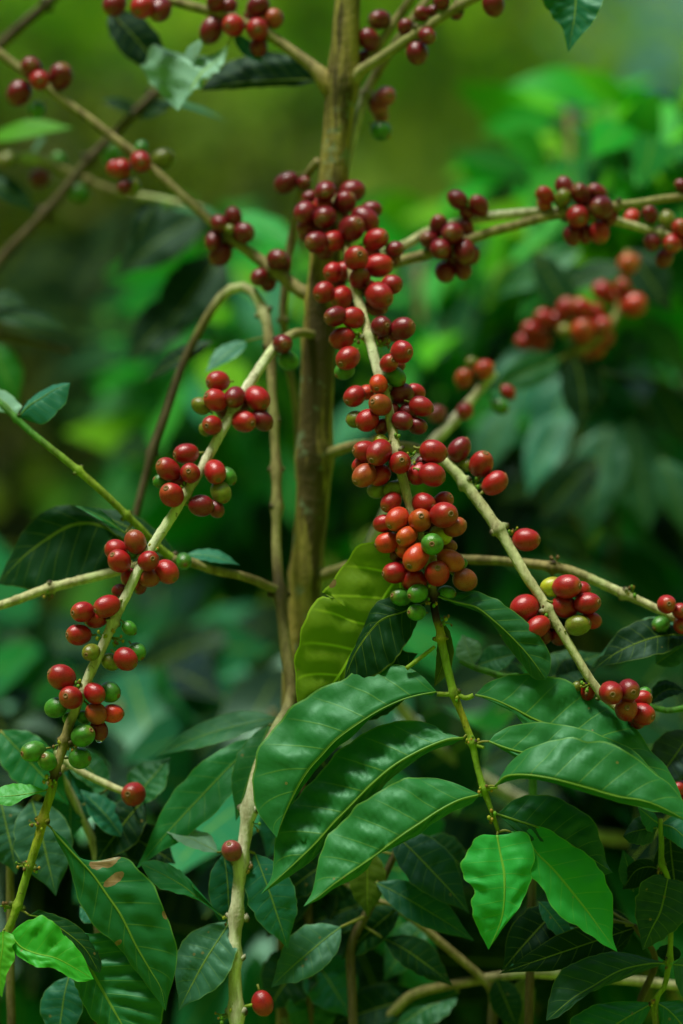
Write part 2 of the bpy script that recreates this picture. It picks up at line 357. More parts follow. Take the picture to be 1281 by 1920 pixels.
def densify(p, dd=0): return [W(x, y, d + dd) for (x, y, d) in p]
LCOL = dict(H=(0.016, 0.155, 0.030), DK=(0.007, 0.046, 0.011), BR=(0.022, 0.33, 0.045), YG=(0.11, 0.34, 0.012), YL=(0.17, 0.31, 0.012),
            TL=(0.012, 0.13, 0.075), PT=(0.16, 0.34, 0.25), MD=(0.012, 0.11, 0.028), GR=(0.030, 0.125, 0.070), OL=(0.06, 0.11, 0.010), BL=(0.005, 0.028, 0.009))
_ls = [0]
def leaf(parent, mid, left, right, col='H', mat=None, br=None, dl=0, dr=0, label=None, push=0, **kw):
    """leaf traced as midrib, left edge and right edge; points (x, y, depth)"""
    _ls[0] += 1
    mid = [(p[0], p[1], p[2] + push * min(1, 2.5 * i / (len(mid) - 1))) for i, p in enumerate(mid)]
    d0, d1 = mid[0][2], mid[-1][2]
    M = [W(x, y, d) for (x, y, d) in mid]
    def edge(pts, off):
        out = []
        n = len(pts)
        for i, p in enumerate(pts):
            t = i / (n - 1)
            dm = np.interp(t, np.linspace(0, 1, len(mid)), [q[2] for q in mid])
            d = dm + off * math.sin(math.pi * min(1, max(0, t))) ** 0.7
            out.append(W(p[0], p[1], d))
        return out
    mb = MB(); base = M[0]
    S = scale_at(d0)
    leaf_grid(mb, M, edge(left, dl), edge(right, dr), seed=_ls[0], rib=kw.pop('rib', 1.6) * S, **kw)
    if br is not None:
        q = nearest(br, base)
        if (q - base).length < 160 * S:
            q2 = (q + base) / 2 + Vector((0, 0, 3 * S))
            path = crom([(*q, 2.6 * S), (*q2, 2.3 * S), (*base, 1.9 * S)], 6)
            mb2 = MB(); tube_into(mb2, path, [(1, 1, 1)] * 7, sides=7)
            mb.add(mb2.v, mb2.f, uvs=[(0.5, 0.3)] * len(mb2.v), mi=1)
    o = mb.build('leaf', [mat or (M_LEAFDULL if col in ('DK', 'BL', 'OL') else M_LEAF), M_STALK], parent, origin=base)
    c = LCOL[col] if isinstance(col, str) else col
    k = random.uniform(0.88, 1.12); o.color = (c[0] * k, c[1] * k, c[2] * k, 1)
    if label: o['label'] = label
    return o
def wprof(v): return (math.sin(math.pi * v ** 0.82) ** 0.9) * (1 - 0.55 * max(0, (v - 0.72) / 0.28))
def qleaf(parent, base, tip, w, col='MD', roll=0.5, bend=0.06, mat=None, br=None, into=None, n=18, m=4, **kw):
    """leaf by base, tip (x, y, depth), full width in pixels; roll turns it from facing us (0) to edge-on (1)"""
    _ls[0] += 1
    a, b = W(*base), W(*tip); S = scale_at((base[2] + tip[2]) / 2)
    return pleaf(parent, a, b, w * S, col, roll, bend, mat, br, into, n, m, **kw)
def pleaf(parent, a, b, w, col, roll, bend, mat=None, br=None, into=None, n=18, m=4, **kw):
    ax = (b - a); L = ax.length; t = ax.normalized()
    view = Vector((0, 1, 0)); side = t.cross(view)
    if side.length < 0.05: side = Vector((1, 0, 0))
    side.normalize()
    if side.z < 0: side = -side                      # side points up; roll lifts it away from us
    nrm = side.cross(t).normalized()
    if nrm.y < 0: nrm = -nrm
    sv = (side * math.cos(roll * 1.4) + nrm * math.sin(roll * 1.4)).normalized()
    bow = sv.cross(t).normalized()
    if bow.z < 0: bow = -bow
    M = []; Le = []; Ri = []
    K = 8 if n > 8 else 5
    for i in range(K + 1):
        v = i / K; p = a + ax * v + bow * (bend * L * 4 * v * (1 - v))
        ww = w / 2 * wprof(min(0.999, max(0.0, v)))
        M.append(tuple(p)); Le.append(tuple(p + sv * ww)); Ri.append(tuple(p - sv * ww))
    tgt = into or MB()
    leaf_grid(tgt, M, Le, Ri, n=n, m=m, seed=_ls[0], col=(LCOL[col] if isinstance(col, str) else col), rib=(0.0 if into else w * 0.02), veins=9 if n > 10 else 3,
              amp=kw.get('amp', 0.05 if n > 10 else 0.0), ruffle=kw.get('ruffle', 0.03), bow=kw.get('bow', 0.15))
    if into: return None
    if br is not None:
        q = nearest(br, a)
        if (q - a).length < L * 0.9:
            path = crom([(*q, w * 0.035), (*((q + a) / 2), w * 0.032), (*a, w * 0.028)], 4)
            mb2 = MB(); tube_into(mb2, path, [(1, 1, 1)] * 5, sides=6)
            tgt.add(mb2.v, mb2.f, uvs=[(0.5, 0.3)] * len(mb2.v), mi=1)
    o = tgt.build('leaf', [mat or (M_LEAFDULL if col in ('DK', 'BL', 'OL') else M_LEAF), M_STALK], parent, origin=a)
    c = LCOL[col] if isinstance(col, str) else col
    k = random.uniform(0.85, 1.15); o.color = (c[0] * k, c[1] * k, c[2] * k, 1)
    return o

# ------------------------------------------------------------------ branches
BC = dict(p=(0.50, 0.52, 0.27), b=(0.26, 0.235, 0.085), d=(0.045, 0.028, 0.018), g=(0.20, 0.33, 0.02), y=(0.34, 0.36, 0.02), t=(0.30, 0.25, 0.05), k=(0.10, 0.082, 0.034), w=(0.60, 0.63, 0.42), n=(0.06, 0.20, 0.02), o=(0.015, 0.045, 0.012))
_paths = {}
def nearest(br, p):
    P = _paths[br.name]; q = np.array(p); i = np.argmin(np.linalg.norm(P[:, :3] - q, axis=1)); return Vector(P[i, :3])
def branch(parent, pts, nodes=(), col='b', name='branch', mat=None, n=None, sides=12, end=None, rough=0.12, bump=0.46):
    """pts: (x, y, depth, radius_px[, colour]) ; nodes: (x, y) where the twig swells"""
    rows = []; c = BC[col]
    for p in pts:
        if len(p) > 4: c = BC[p[4]]
        q = W(p[0], p[1], p[2]); rows.append((q.x, q.y, q.z, p[3] * scale_at(p[2]), *c))
    if end:
        a_ = Vector(rows[-1][:3]); g_ = (a_ - Vector(rows[-2][:3])).length; tot = (Vector(end) - a_).length; acc = g_; st_ = g_
        r0 = rows[-1][3]
        while acc < tot * 0.75:
            t_ = acc / tot; q_ = a_.lerp(Vector(end), t_)
            rows.append((*q_, r0 * (1 + 0.25 * t_), *(c if name == 'trunk' else BC['k']))); st_ *= 1.7; acc += st_
    if end: rows.append((*end, r0 * 1.25, *(c if name in ('trunk',) else BC['k'])))
    L = sum((Vector(rows[i + 1][:3]) - Vector(rows[i][:3])).length for i in range(len(rows) - 1))
    n = n or int(min(220, max(16, L / U / 7)))
    P = crom(rows, n); rng = random.Random(len(rows) * 31 + int(pts[0][0]))
    nodeidx = []
    Rr = P[:, 3].copy(); Cc = P[:, 4:7].copy()
    for (x, y) in nodes:
        px = 640.5 + (P[:, 0] - CAM.x) / U * DIST / (P[:, 1] - CAM.y); py = 960 - (P[:, 2] - CAM.z) / U * DIST / (P[:, 1] - CAM.y)
        i = int(np.argmin((px - x) ** 2 + (py - y) ** 2)); nodeidx.append(i)
        dl = np.linalg.norm(P[:, :3] - P[i, :3], axis=1); rr = P[i, 3]
        g = np.exp(-(dl / (rr * 0.75)) ** 2); Rr = Rr + rr * bump * g
        Cc = Cc * (1 - 0.30 * np.exp(-((dl - rr * 0.4) / (rr * 0.35)) ** 2))[:, None]
    P[:, 3] = Rr
    off = 0.12 * np.mean(Rr)
    for k in range(3): P[:, k] += off * np.interp(np.arange(n + 1), np.linspace(0, n, max(4, n // 6)), [rng.uniform(-1, 1) for _ in range(max(4, n // 6))])
    mb = MB(); tube_into(mb, P[:, :4], [tuple(c) for c in Cc], sides=sides, rough=rough, seed=int(pts[0][1]))
    for i in nodeidx:                                        # leaf scars either side of each node
        t = Vector(P[min(i + 1, n), :3] - P[max(i - 1, 0), :3]).normalized(); sd_ = t.cross(Vector((0, 1, 0.2)))
        if sd_.length < 0.1 or name == 'trunk': continue
        sd_.normalize(); sd_ = Quaternion(t, rng.uniform(-0.7, 0.7)) @ sd_; r_ = float(P[i, 3])
        for sg in (-1, 1):
            q = Vector(P[i, :3]) + sd_ * sg * r_ * 0.8; e = q + sd_ * sg * r_ * rng.uniform(0.2, 0.7) + t * r_ * rng.uniform(-.4, .4)
            tube_into(mb, [(*q, r_ * 0.5), (*((q + e) / 2), r_ * 0.42), (*e, r_ * 0.26)], [tuple(Cc[i] * 0.8), tuple(Cc[i] * 0.55), (0.05, 0.035, 0.02)], sides=7, rough=0.3, seed=i)
    o = mb.build(name, mat or M_BARK, parent, origin=Vector(P[0][:3]))
    _paths[o.name] = P
    return o

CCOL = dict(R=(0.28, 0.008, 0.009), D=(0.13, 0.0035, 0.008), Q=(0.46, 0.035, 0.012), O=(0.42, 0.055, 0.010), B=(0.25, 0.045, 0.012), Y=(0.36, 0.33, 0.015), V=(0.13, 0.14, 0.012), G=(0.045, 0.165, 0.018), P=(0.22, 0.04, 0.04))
def cherry_mesh(seed, stalk=True):
    rng = random.Random(seed); vs = []; fs = []; seg, rings = 22, 16
    mb = MB(); L = rng.uniform(1.06, 1.24); a1, a2 = rng.random() * 6, rng.random() * 6; fl = rng.uniform(0.93, 0.99)
    b1, b2 = rng.uniform(-.05, .05), rng.uniform(-.05, .05)
    def rad(z, ph): return 1 + b1 * z + b2 * math.cos(ph - a1) + 0.02 * math.sin(2 * ph + a1) + 0.015 * math.sin(3 * ph + a2) * z - 0.025 * math.exp(-((math.sin(ph)) / 0.12) ** 2) * (1 - z * z)
    for i in range(1, rings):
        th = math.pi * i / rings
        for k in range(seg):
            ph = 2 * math.pi * k / seg; z = math.cos(th); r = (math.sin(th) ** 0.94) * rad(z, ph)
            zz = L * z
            if i <= 1: zz -= 0.035
            vs.append((r * math.cos(ph), r * math.sin(ph) * fl, zz))
    nb = len(vs); vs.append((0, 0, L - 0.09)); vs.append((0, 0, -L + 0.02))
    for i in range(rings - 2):
        for k in range(seg):
            a = i * seg + k; b = i * seg + (k + 1) % seg; fs.append((a, a + seg, b + seg, b))
    for k in range(seg):
        fs.append((nb, k, (k + 1) % seg)); e = (rings - 2) * seg; fs.append((nb + 1, e + (k + 1) % seg, e + k))
    mb.add(vs, fs)
    # navel: a small torus-like ring and disc
    ring = []; rf = []; K = 12
    for k in range(K):
        an = 2 * math.pi * k / K
        for (rr, hh) in ((0.11, -0.05), (0.15, 0.03), (0.20, 0.035), (0.25, -0.04)): ring.append((rr * math.cos(an), rr * math.sin(an), L + hh - 0.015))
    for k in range(K):
        for q in range(3):
            a = k * 4 + q; b = ((k + 1) % K) * 4 + q; rf.append((a, a + 1, b + 1, b))
    ring.append((0, 0, L - 0.05)); rf += [(len(ring) - 1, k * 4, ((k + 1) % K) * 4) for k in range(K)]
    mb.add(ring, rf, mi=1)
    st = MB(); tube_into(st, [(0, 0, -L - 0.55, 0.11), (0.04, 0, -L - 0.25, 0.10), (0, 0, -L + 0.06, 0.17)], [(1, 1, 1)] * 3, sides=7)
    mb.add(st.v, st.f, mi=2)
    me = bpy.data.meshes.new('cherry'); me.from_pydata(mb.v, [], mb.f)
    for m in (M_CHERRY, M_NAVEL, M_STALK): me.materials.append(m)
    me.polygons.foreach_set('material_index', mb.mi); me.polygons.foreach_set('use_smooth', [True] * len(mb.f)); me.update()
    return me
CH = [cherry_mesh(i) for i in range(7)]
_cr = random.Random(3)
def cherries(br, text, bias=0.0):
    """text: 'x,y,r,C[+|-]' items; + clearly in front of the twig, - behind it; earlier items lie nearer to us"""
    P = _paths[br.name]; ks = DIST / (P[:, 1] - CAM.y)
    px = 640.5 + (P[:, 0] - CAM.x) / U * ks; py = 960 - (P[:, 2] - CAM.z) / U * ks; pd = (P[:, 1] - CAM.y - DIST) / U; pr = P[:, 3] / U * ks
    items = []
    for t in text.split():
        x, y, r, c = t.split(','); x, y, r = float(x), float(y), float(r)
        lay = 1 if c[-1] == '+' else -1 if c[-1] == '-' else 0; c = c.rstrip('+-')
        dd = np.hypot(px - x, py - y); i = int(np.argmin(dd))
        items.append(dict(x=x, y=y, r=r, c=c, i=i, perp=float(dd[i]), bd=float(pd[i]), rb=float(pr[i]), lay=lay))
    for k, it in enumerate(items):
        cl = it['r'] + it['rb'] * 0.9
        need = math.sqrt(max(0, cl ** 2 - it['perp'] ** 2))
        if it['lay'] < 0: it['o'] = max(need, it['r'] * 0.7); it['hi'] = True
        else:
            it['o'] = -max(need, it['r'] * (0.9 if it['lay'] > 0 else 0.0)); it['hi'] = False
        it['need'] = need
    for _ in range(80):
        for a in range(len(items)):
            for b in range(a + 1, len(items)):
                A, B = items[a], items[b]
                dx = math.hypot(A['x'] - B['x'], A['y'] - B['y']); cl = 0.95 * (A['r'] + B['r'])
                if dx >= cl: continue
                nd = math.sqrt(cl * cl - dx * dx); da, db = A['bd'] + A['o'], B['bd'] + B['o']
                afront = (A['lay'] > B['lay']) or (A['lay'] == B['lay'])
                if not afront: A, B, da, db = B, A, db, da
                gap = db - da
                if gap < nd:
                    e = (nd - gap) * 0.5
                    fa = 0.3 if A['lay'] >= 0 and A['need'] > 0 else 0.5
                    A['o'] -= e; B['o'] += e
        for it in items:
            if it['need'] > 0:
                if it['hi']: it['o'] = max(it['o'], it['need'])
                elif -it['need'] < it['o'] < it['need']: it['o'] = -it['need'] if it['o'] < it['need'] * 0.6 else it['need']
    out = []
    for it in items:
        d = it['bd'] + it['o'] + bias
        p = W(it['x'], it['y'], d); r = it['r'] * scale_at(d)
        i = it['i']; j = min(max(i + _cr.choice([-3, -1, 1, 3]), 0), len(P) - 1)
        ax = (p - Vector(P[j, :3])).normalized(); ax = (ax + Vector((_cr.uniform(-.35, .35), _cr.uniform(-.8, .1), _cr.uniform(-.5, .1)))).normalized()
        o = mk('cherry', br, CH[_cr.randrange(7)], p)
        o.rotation_mode = 'QUATERNION'; o.rotation_quaternion = ax.to_track_quat('Z', 'Y') @ Quaternion((0, 0, 1), _cr.random() * 6.28)
        v_ = _cr.uniform(1.02, 1.15); o.scale = (r * v_, r * v_ * _cr.uniform(0.95, 1.05), r * v_ * _cr.uniform(0.95, 1.06))
        c = CCOL[it['c']]; k = _cr.uniform(0.85, 1.18); h = _cr.uniform(0.7, 1.15)
        if it['c'] in 'GVY': h = 1.0; k = min(k, 1.0)
        o.color = (c[0] * k, c[1] * k * h, c[2] * k, 1)
        out.append(o)
    return out
def buds(br, x, y, n=7, spread=14, col=None, d=None, seed=0):
    """a cluster of tiny aborted fruits and bud scales at a node"""
    rng = random.Random(int(x * 7 + y) + seed); P = _paths[br.name]; ks = DIST / (P[:, 1] - CAM.y)
    px = 640.5 + (P[:, 0] - CAM.x) / U * ks; py = 960 - (P[:, 2] - CAM.z) / U * ks
    i = int(np.argmin((px - x) ** 2 + (py - y) ** 2)); c0 = Vector(P[i, :3]); S = scale_at((P[i, 1] - CAM.y - DIST) / U)
    ctr = W(x, y, (P[i, 1] - CAM.y - DIST) / U - 2); mb = MB()
    for k in range(n):
        an = rng.random() * 6.28; v = Vector((math.cos(an), rng.uniform(-1, 0.3), math.sin(an))).normalized()
        e = ctr + v * spread * S * rng.uniform(0.45, 1.0); r = rng.uniform(2.0, 3.8) * S
        cc = rng.choice([(0.30, 0.34, 0.02), (0.12, 0.30, 0.02), (0.36, 0.24, 0.03), (0.16, 0.10, 0.03)])
        tube_into(mb, [(*(ctr + (c0 - ctr) * 0.7), 1.3 * S), (*((ctr + e) / 2), 1.4 * S), (*e, 1.6 * S)], [(0.15, 0.24, 0.02)] * 3, sides=5)
        ball_into(mb, e, r, cc, 7, 5, (1, 1, 1.25))
    return mb.build('bud_cluster', M_BUD, br, origin=ctr)

# ================================================================== THE COFFEE TREE IN FRONT
base = W(560, 1300, 375); base.z = 0.0
tree = thing('coffee_tree', 'foreground coffee tree with upright brown trunk and long twigs crowded with red cherries', 'coffee tree', base)
trunk = branch(tree, [(662, -260, 380, 22), (656, -60, 378, 23), (652, 60, 375, 26), (645, 150, 375, 30), (634, 240, 372, 27), (622, 340, 372, 29), (610, 450, 372, 30), (602, 580, 372, 30), (596, 700, 372, 31), (590, 850, 374, 33), (583, 950, 375, 31), (572, 1100, 376, 30), (562, 1300, 376, 33), (556, 1700, 378, 35)],
               nodes=[(645, 160), (606, 560), (598, 640), (590, 850), (575, 1080)], col='t', name='trunk', mat=M_TRUNK, sides=20, end=(base.x, base.y, -0.05), rough=0.05, bump=0.16)

# --- the middle twig
C = branch(tree, [(612, 330, 372, 11, 'b'), (640, 430, 300, 9.5), (658, 500, 240, 9.5), (672, 560, 200, 9.5, 'p'), (690, 625, 150, 9.5), (704, 680, 120, 9.5, 'w'), (727, 765, 80, 9.5, 'p'), (744, 850, 45, 9.5), (764, 930, 20, 9), (788, 1010, 8, 8.5), (806, 1080, 2, 8), (812, 1115, 0, 7.5, 'd'), (818, 1160, 0, 7.5), (823, 1175, 0, 8, 'y'), (827, 1200, 0, 8), (830, 1215, 0, 7.8, 'g'), (850, 1295, 0, 8), (868, 1345, -2, 6.5, 'y'), (884, 1392, -4, 7, 'g'), (895, 1440, -6, 6), (907, 1480, -8, 6.5), (922, 1525, -8, 4.5), (934, 1560, -8, 3.6)],
           nodes=[(690, 630), (716, 730), (744, 850), (788, 1000), (812, 1112), (827, 1200), (852, 1298), (884, 1392), (907, 1480)])
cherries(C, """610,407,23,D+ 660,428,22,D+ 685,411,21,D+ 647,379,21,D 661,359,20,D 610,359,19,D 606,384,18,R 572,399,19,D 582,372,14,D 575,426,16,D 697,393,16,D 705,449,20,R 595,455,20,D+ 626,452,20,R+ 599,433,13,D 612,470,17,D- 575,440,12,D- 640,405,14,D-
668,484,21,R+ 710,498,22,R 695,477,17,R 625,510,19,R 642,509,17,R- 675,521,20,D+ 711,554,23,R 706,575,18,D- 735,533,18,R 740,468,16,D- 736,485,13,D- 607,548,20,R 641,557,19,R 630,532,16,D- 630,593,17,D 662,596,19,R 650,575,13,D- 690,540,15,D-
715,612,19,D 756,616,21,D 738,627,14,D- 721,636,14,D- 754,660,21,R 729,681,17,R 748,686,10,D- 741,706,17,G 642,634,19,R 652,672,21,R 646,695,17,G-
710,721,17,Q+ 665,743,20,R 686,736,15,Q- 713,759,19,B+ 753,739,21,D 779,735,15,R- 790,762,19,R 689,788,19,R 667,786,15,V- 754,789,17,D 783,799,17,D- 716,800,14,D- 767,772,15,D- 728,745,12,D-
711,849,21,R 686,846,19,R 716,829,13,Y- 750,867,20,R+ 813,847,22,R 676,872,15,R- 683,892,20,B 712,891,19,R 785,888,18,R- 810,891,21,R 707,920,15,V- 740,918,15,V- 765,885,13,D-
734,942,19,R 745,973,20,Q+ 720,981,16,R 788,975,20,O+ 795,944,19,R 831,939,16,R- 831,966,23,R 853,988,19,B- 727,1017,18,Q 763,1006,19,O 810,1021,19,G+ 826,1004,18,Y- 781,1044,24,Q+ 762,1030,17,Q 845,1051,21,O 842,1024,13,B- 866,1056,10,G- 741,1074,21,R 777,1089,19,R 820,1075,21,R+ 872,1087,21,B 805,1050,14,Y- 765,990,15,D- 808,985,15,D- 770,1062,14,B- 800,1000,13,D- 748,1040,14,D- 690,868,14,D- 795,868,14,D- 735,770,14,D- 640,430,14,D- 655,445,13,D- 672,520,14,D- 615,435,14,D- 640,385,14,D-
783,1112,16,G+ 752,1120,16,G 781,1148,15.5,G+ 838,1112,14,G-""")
for b in ((668, 632), (722, 646), (775, 858), (742, 826), (812, 1128), (800, 1100), (852, 1306), (885, 1394), (908, 1482), (924, 1530), (838, 1165)): buds(C, *b)
sb = branch(C, [(846, 1300, -2, 4.2, 'g'), (836, 1302, -4, 4.6), (820, 1301, -6, 4.4)], name='petiole', nodes=())
sb = branch(C, [(856, 1300, -2, 4.2, 'g'), (872, 1308, -6, 4.8), (888, 1304, -8, 4.6)], name='petiole')
sb = branch(C, [(905, 1482, -8, 3.6, 'g'), (920, 1478, -12, 3.8), (933, 1476, -12, 3.2)], name='petiole')
sb = branch(C, [(884, 1392, -4, 3.6, 'g'), (898, 1398, -10, 3.8), (908, 1402, -14, 3.2)], name='petiole')
sb = branch(C, [(816, 1212, 0, 3.2, 'g'), (790, 1232, 0, 4.0), (762, 1254, 0, 4.2)], name='petiole')
# leaves of the middle twig
leaf(C, [(790, 1040, 62), (735, 1098, 60), (695, 1165, 58), (640, 1262, 55), (600, 1312, 52), (560, 1345, 50)],
     [(760, 1012, 62), (704, 1010, 60), (657, 1039, 60), (617, 1091, 58), (606, 1112, 57), (622, 1113, 57), (618, 1121, 57), (596, 1119, 56), (568, 1164, 54), (557, 1205, 50), (551, 1252, 48), (556, 1290, 50), (560, 1345, 50)],
     [(770, 1080, 62), (775, 1140, 62), (745, 1220, 60), (690, 1290, 56), (610, 1335, 52), (560, 1345, 50)], 'YL', M_LEAFYEL, dl=8, dr=20, veins=7, amp=0.10, bow=0.10, rib=2.2, label='large yellowing leaf seen from below, hanging behind the orange and red cherries')
leaf(C, [(800, 1128, 20), (757, 1147, 24), (710, 1165, 26), (672, 1215, 28), (646, 1272, 30)],
     [(770, 1128, 22), (738, 1117, 30), (702, 1134, 36), (682, 1178, 38), (655, 1235, 34), (646, 1272, 30)],
     [(790, 1150, 18), (770, 1195, 10), (740, 1240, 10), (690, 1272, 20), (646, 1272, 30)], 'DK', dl=28, dr=-6, br=C)
leaf(C, [(762, 1254, 24), (720, 1290, 40), (680, 1320, 46), (640, 1340, 48)],
     [(790, 1226, 4), (745, 1217, 8), (705, 1224, 10), (675, 1245, 10), (650, 1290, 8), (640, 1340, 6)],
     [(780, 1290, 0), (740, 1330, 0), (690, 1350, 4), (640, 1340, 6)], 'DK', dl=26, dr=10)
leaf(C, [(830, 1164, 6), (832, 1200, 8), (830, 1245, 10), (814, 1288, 8)], [(822, 1190, 8), (819, 1230, 10), (814, 1288, 8)],
     [(842, 1178, 4), (851, 1210, 2), (849, 1248, 4), (836, 1268, 6), (814, 1288, 8)], 'OL', dl=4, dr=-8, n=24, m=4, ruffle=0.05)
leaf(C, [(820, 1118, 0), (860, 1130, -6), (893, 1139, -8), (925, 1163, -10), (958, 1193, -10), (991, 1229, -8), (1024, 1274, -4)],
     [(835, 1112, 6), (862, 1112, 10), (893, 1109, 14), (928, 1123, 16), (968, 1152, 18), (1001, 1179, 18), (1026, 1215, 14), (1034, 1245, 6), (1024, 1274, -4)],
     [(850, 1132, -4), (893, 1147, -6), (920, 1168, -8), (948, 1208, -8), (978, 1248, -6), (1000, 1272, -4), (1024, 1274, -4)], (0.010, 0.085, 0.020), dl=34, dr=18, amp=0.10, br=C, rib=2.0)
leaf(C, [(819, 1297, -6), (781, 1304, -12), (748, 1314, -16), (709, 1333, -20), (672, 1357, -24), (632, 1387, -28), (604, 1417, -30), (578, 1446, -32), (553, 1487, -34), (532, 1532, -34), (519, 1571, -34)],
     [(806, 1280, 0), (781, 1260, 4), (755, 1250, 8), (722, 1250, 8), (670, 1260, 6), (637, 1277, 4), (604, 1288, 0), (575, 1305, 0), (539, 1337, 0), (512, 1372, 0), (486, 1412, -6), (476, 1469, -12), (482, 1515, -18), (500, 1545, -26), (519, 1571, -34)],
     [(819, 1306, -8), (788, 1303, -12), (747, 1317, -16), (715, 1337, -20), (690, 1353, -24), (661, 1381, -28), (632, 1402, -30), (610, 1424, -32), (588, 1450, -34), (566, 1480, -34), (548, 1508, -34), (532, 1540, -34), (519, 1571, -34)], 'H', dl=60, dr=26, amp=0.05, bow=0.05, ruffle=0.035, rk=5)
leaf(C, [(869, 1384, -8), (841, 1386, -12), (805, 1399, -16), (769, 1417, -20), (733, 1440, -24), (693, 1475, -28), (661, 1508, -30), (625, 1544, -34), (593, 1580, -36), (546, 1625, -40), (489, 1677, -42)],
     [(835, 1378, 0), (826, 1368, 0), (808, 1358, 4), (776, 1352, 4), (733, 1356, 4), (693, 1368, 4), (661, 1390, 0), (625, 1418, 0), (596, 1451, -4), (557, 1494, -8), (532, 1533, -14), (517, 1576, -20), (513, 1623, -30), (507, 1650, -36), (489, 1677, -42)],
     [(858, 1394, -8), (820, 1404, -12), (800, 1413, -16), (765, 1437, -20), (728, 1465, -24), (705, 1492, -26), (668, 1520, -30), (640, 1552, -32), (606, 1593, -36), (570, 1627, -38), (530, 1652, -40), (489, 1677, -42)], 'H', dl=55, dr=22, amp=0.17, bow=0.03, ruffle=0.04, rib=3.0, br=C, veins=11)
leaf(C, [(901, 1490, -12), (862, 1500, -16), (823, 1520, -20), (790, 1542, -24), (754, 1566, -28), (726, 1587, -30), (697, 1609, -32), (661, 1634, -34), (625, 1659, -38), (596, 1682, -40), (569, 1700, -42)],
     [(877, 1478, 0), (841, 1465, 0), (805, 1458, 0), (769, 1460, 0), (733, 1469, 0), (704, 1487, -4), (675, 1505, -6), (652, 1535, -8), (620, 1566, -12), (604, 1598, -20), (596, 1622, -24), (591, 1648, -30), (585, 1675, -36), (569, 1700, -42)],
     [(893, 1503, -14), (870, 1514, -18), (841, 1526, -20), (805, 1549, -24), (783, 1568, -28), (747, 1585, -30), (704, 1607, -32), (690, 1630, -34), (664, 1649, -36), (629, 1665, -38), (600, 1686, -40), (569, 1700, -42)], (0.018, 0.165, 0.034), push=-42, dl=44, dr=22, amp=0.09, bow=0.08, ruffle=0.04, rk=4, br=C, rib=2.6)
leaf(C, [(891, 1303, -8), (922, 1311, -12), (959, 1327, -16), (1014, 1354, -20), (1075, 1370, -22), (1129, 1382, -24), (1162, 1400, -26), (1200, 1430, -28), (1240, 1462, -30), (1282, 1506, -30)],
     [(902, 1288, -4), (920, 1278, 0), (945, 1268, 4), (985, 1263, 8), (1031, 1269, 10), (1070, 1283, 10), (1103, 1300, 8), (1143, 1323, 4), (1175, 1350, 0), (1202, 1379, -4), (1221, 1406, -8), (1248, 1438, -16), (1266, 1465, -22), (1282, 1506, -30)],
     [(922, 1315, -12), (945, 1328, -14), (972, 1342, -18), (985, 1362, -22), (1040, 1400, -28), (1110, 1440, -30), (1180, 1475, -30), (1230, 1495, -30), (1282, 1506, -30)], 'H', dl=50, dr=-10, amp=0.07, bow=0.05, ruffle=0.03, push=15, rib=2.4)
leaf(C, [(917, 1390, -22), (945, 1401, -28), (982, 1411, -32), (1050, 1422, -36), (1120, 1440, -38), (1190, 1470, -38), (1290, 1525, -38)],
     [(922, 1380, -18), (934, 1374, -16), (959, 1363, -14), (998, 1358, -10), (1044, 1360, -10), (1090, 1368, -12), (1129, 1379, -14), (1165, 1394, -18), (1210, 1430, -26), (1250, 1475, -32), (1290, 1525, -38)],
     [(935, 1402, -26), (985, 1430, -34), (1060, 1465, -40), (1150, 1500, -40), (1220, 1520, -40), (1290, 1525, -38)], 'H', dl=30, dr=-8, amp=0.06, rib=2.2, br=C, push=-8)
leaf(C, [(929, 1474, -30), (949, 1456, -36), (985, 1453, -44), (1034, 1460, -50), (1097, 1476, -56), (1156, 1493, -60), (1221, 1506, -62), (1300, 1545, -60)],
     [(934, 1462, -26), (943, 1450, -22), (955, 1432, -20), (985, 1408, -16), (1018, 1392, -14), (1057, 1386, -14), (1097, 1389, -16), (1143, 1396, -20), (1170, 1408, -24), (1195, 1425, -30), (1228, 1445, -36), (1262, 1475, -44), (1285, 1505, -54), (1300, 1545, -60)],
     [(945, 1466, -34), (985, 1460, -44), (1034, 1468, -50), (1097, 1486, -54), (1156, 1504, -58), (1221, 1518, -60), (1300, 1545, -60)], 'H', dl=40, dr=16, amp=0.05, bow=0.05, ruffle=0.02, rk=5, push=-55, rib=2.4, br=C, slope=0.5)
leaf(C, [(932, 1526, -6), (971, 1539, -10), (1004, 1550, -12), (1050, 1572, -14), (1095, 1600, -16), (1149, 1636, -18)],
     [(942, 1518, -2), (964, 1500, 4), (1000, 1491, 8), (1036, 1494, 10), (1072, 1510, 8), (1101, 1532, 4), (1119, 1557, 0), (1130, 1593, -8), (1137, 1618, -14), (1149, 1636, -18)],
     [(960, 1552, -12), (1000, 1585, -20), (1060, 1625, -24), (1110, 1645, -22), (1149, 1636, -18)], (0.010, 0.095, 0.030), dl=34, dr=-8, br=C, rib=2.6)
leaf(C, [(958, 1560, -10), (985, 1568, -18), (1007, 1600, -28), (1036, 1629, -34), (1072, 1672, -40), (1104, 1712, -42), (1130, 1748, -44), (1158, 1785, -42)],
     [(975, 1552, -8), (1000, 1549, -10), (1022, 1552, -12), (1054, 1572, -16), (1094, 1597, -20), (1119, 1622, -24), (1137, 1654, -28), (1148, 1687, -32), (1148, 1726, -36), (1149, 1759, -40), (1158, 1785, -42)],
     [(985, 1575, -20), (998, 1604, -30), (994, 1640, -38), (1014, 1662, -42), (1029, 1690, -46), (1050, 1719, -48), (1086, 1741, -48), (1108, 1755, -46), (1130, 1771, -44), (1158, 1785, -42)], 'BR', dl=14, dr=-10, amp=0.02, bow=0.12, ruffle=0.03, br=C, rib=1.2, label='bright green young leaf, the right of the pair at the tip of the middle twig')
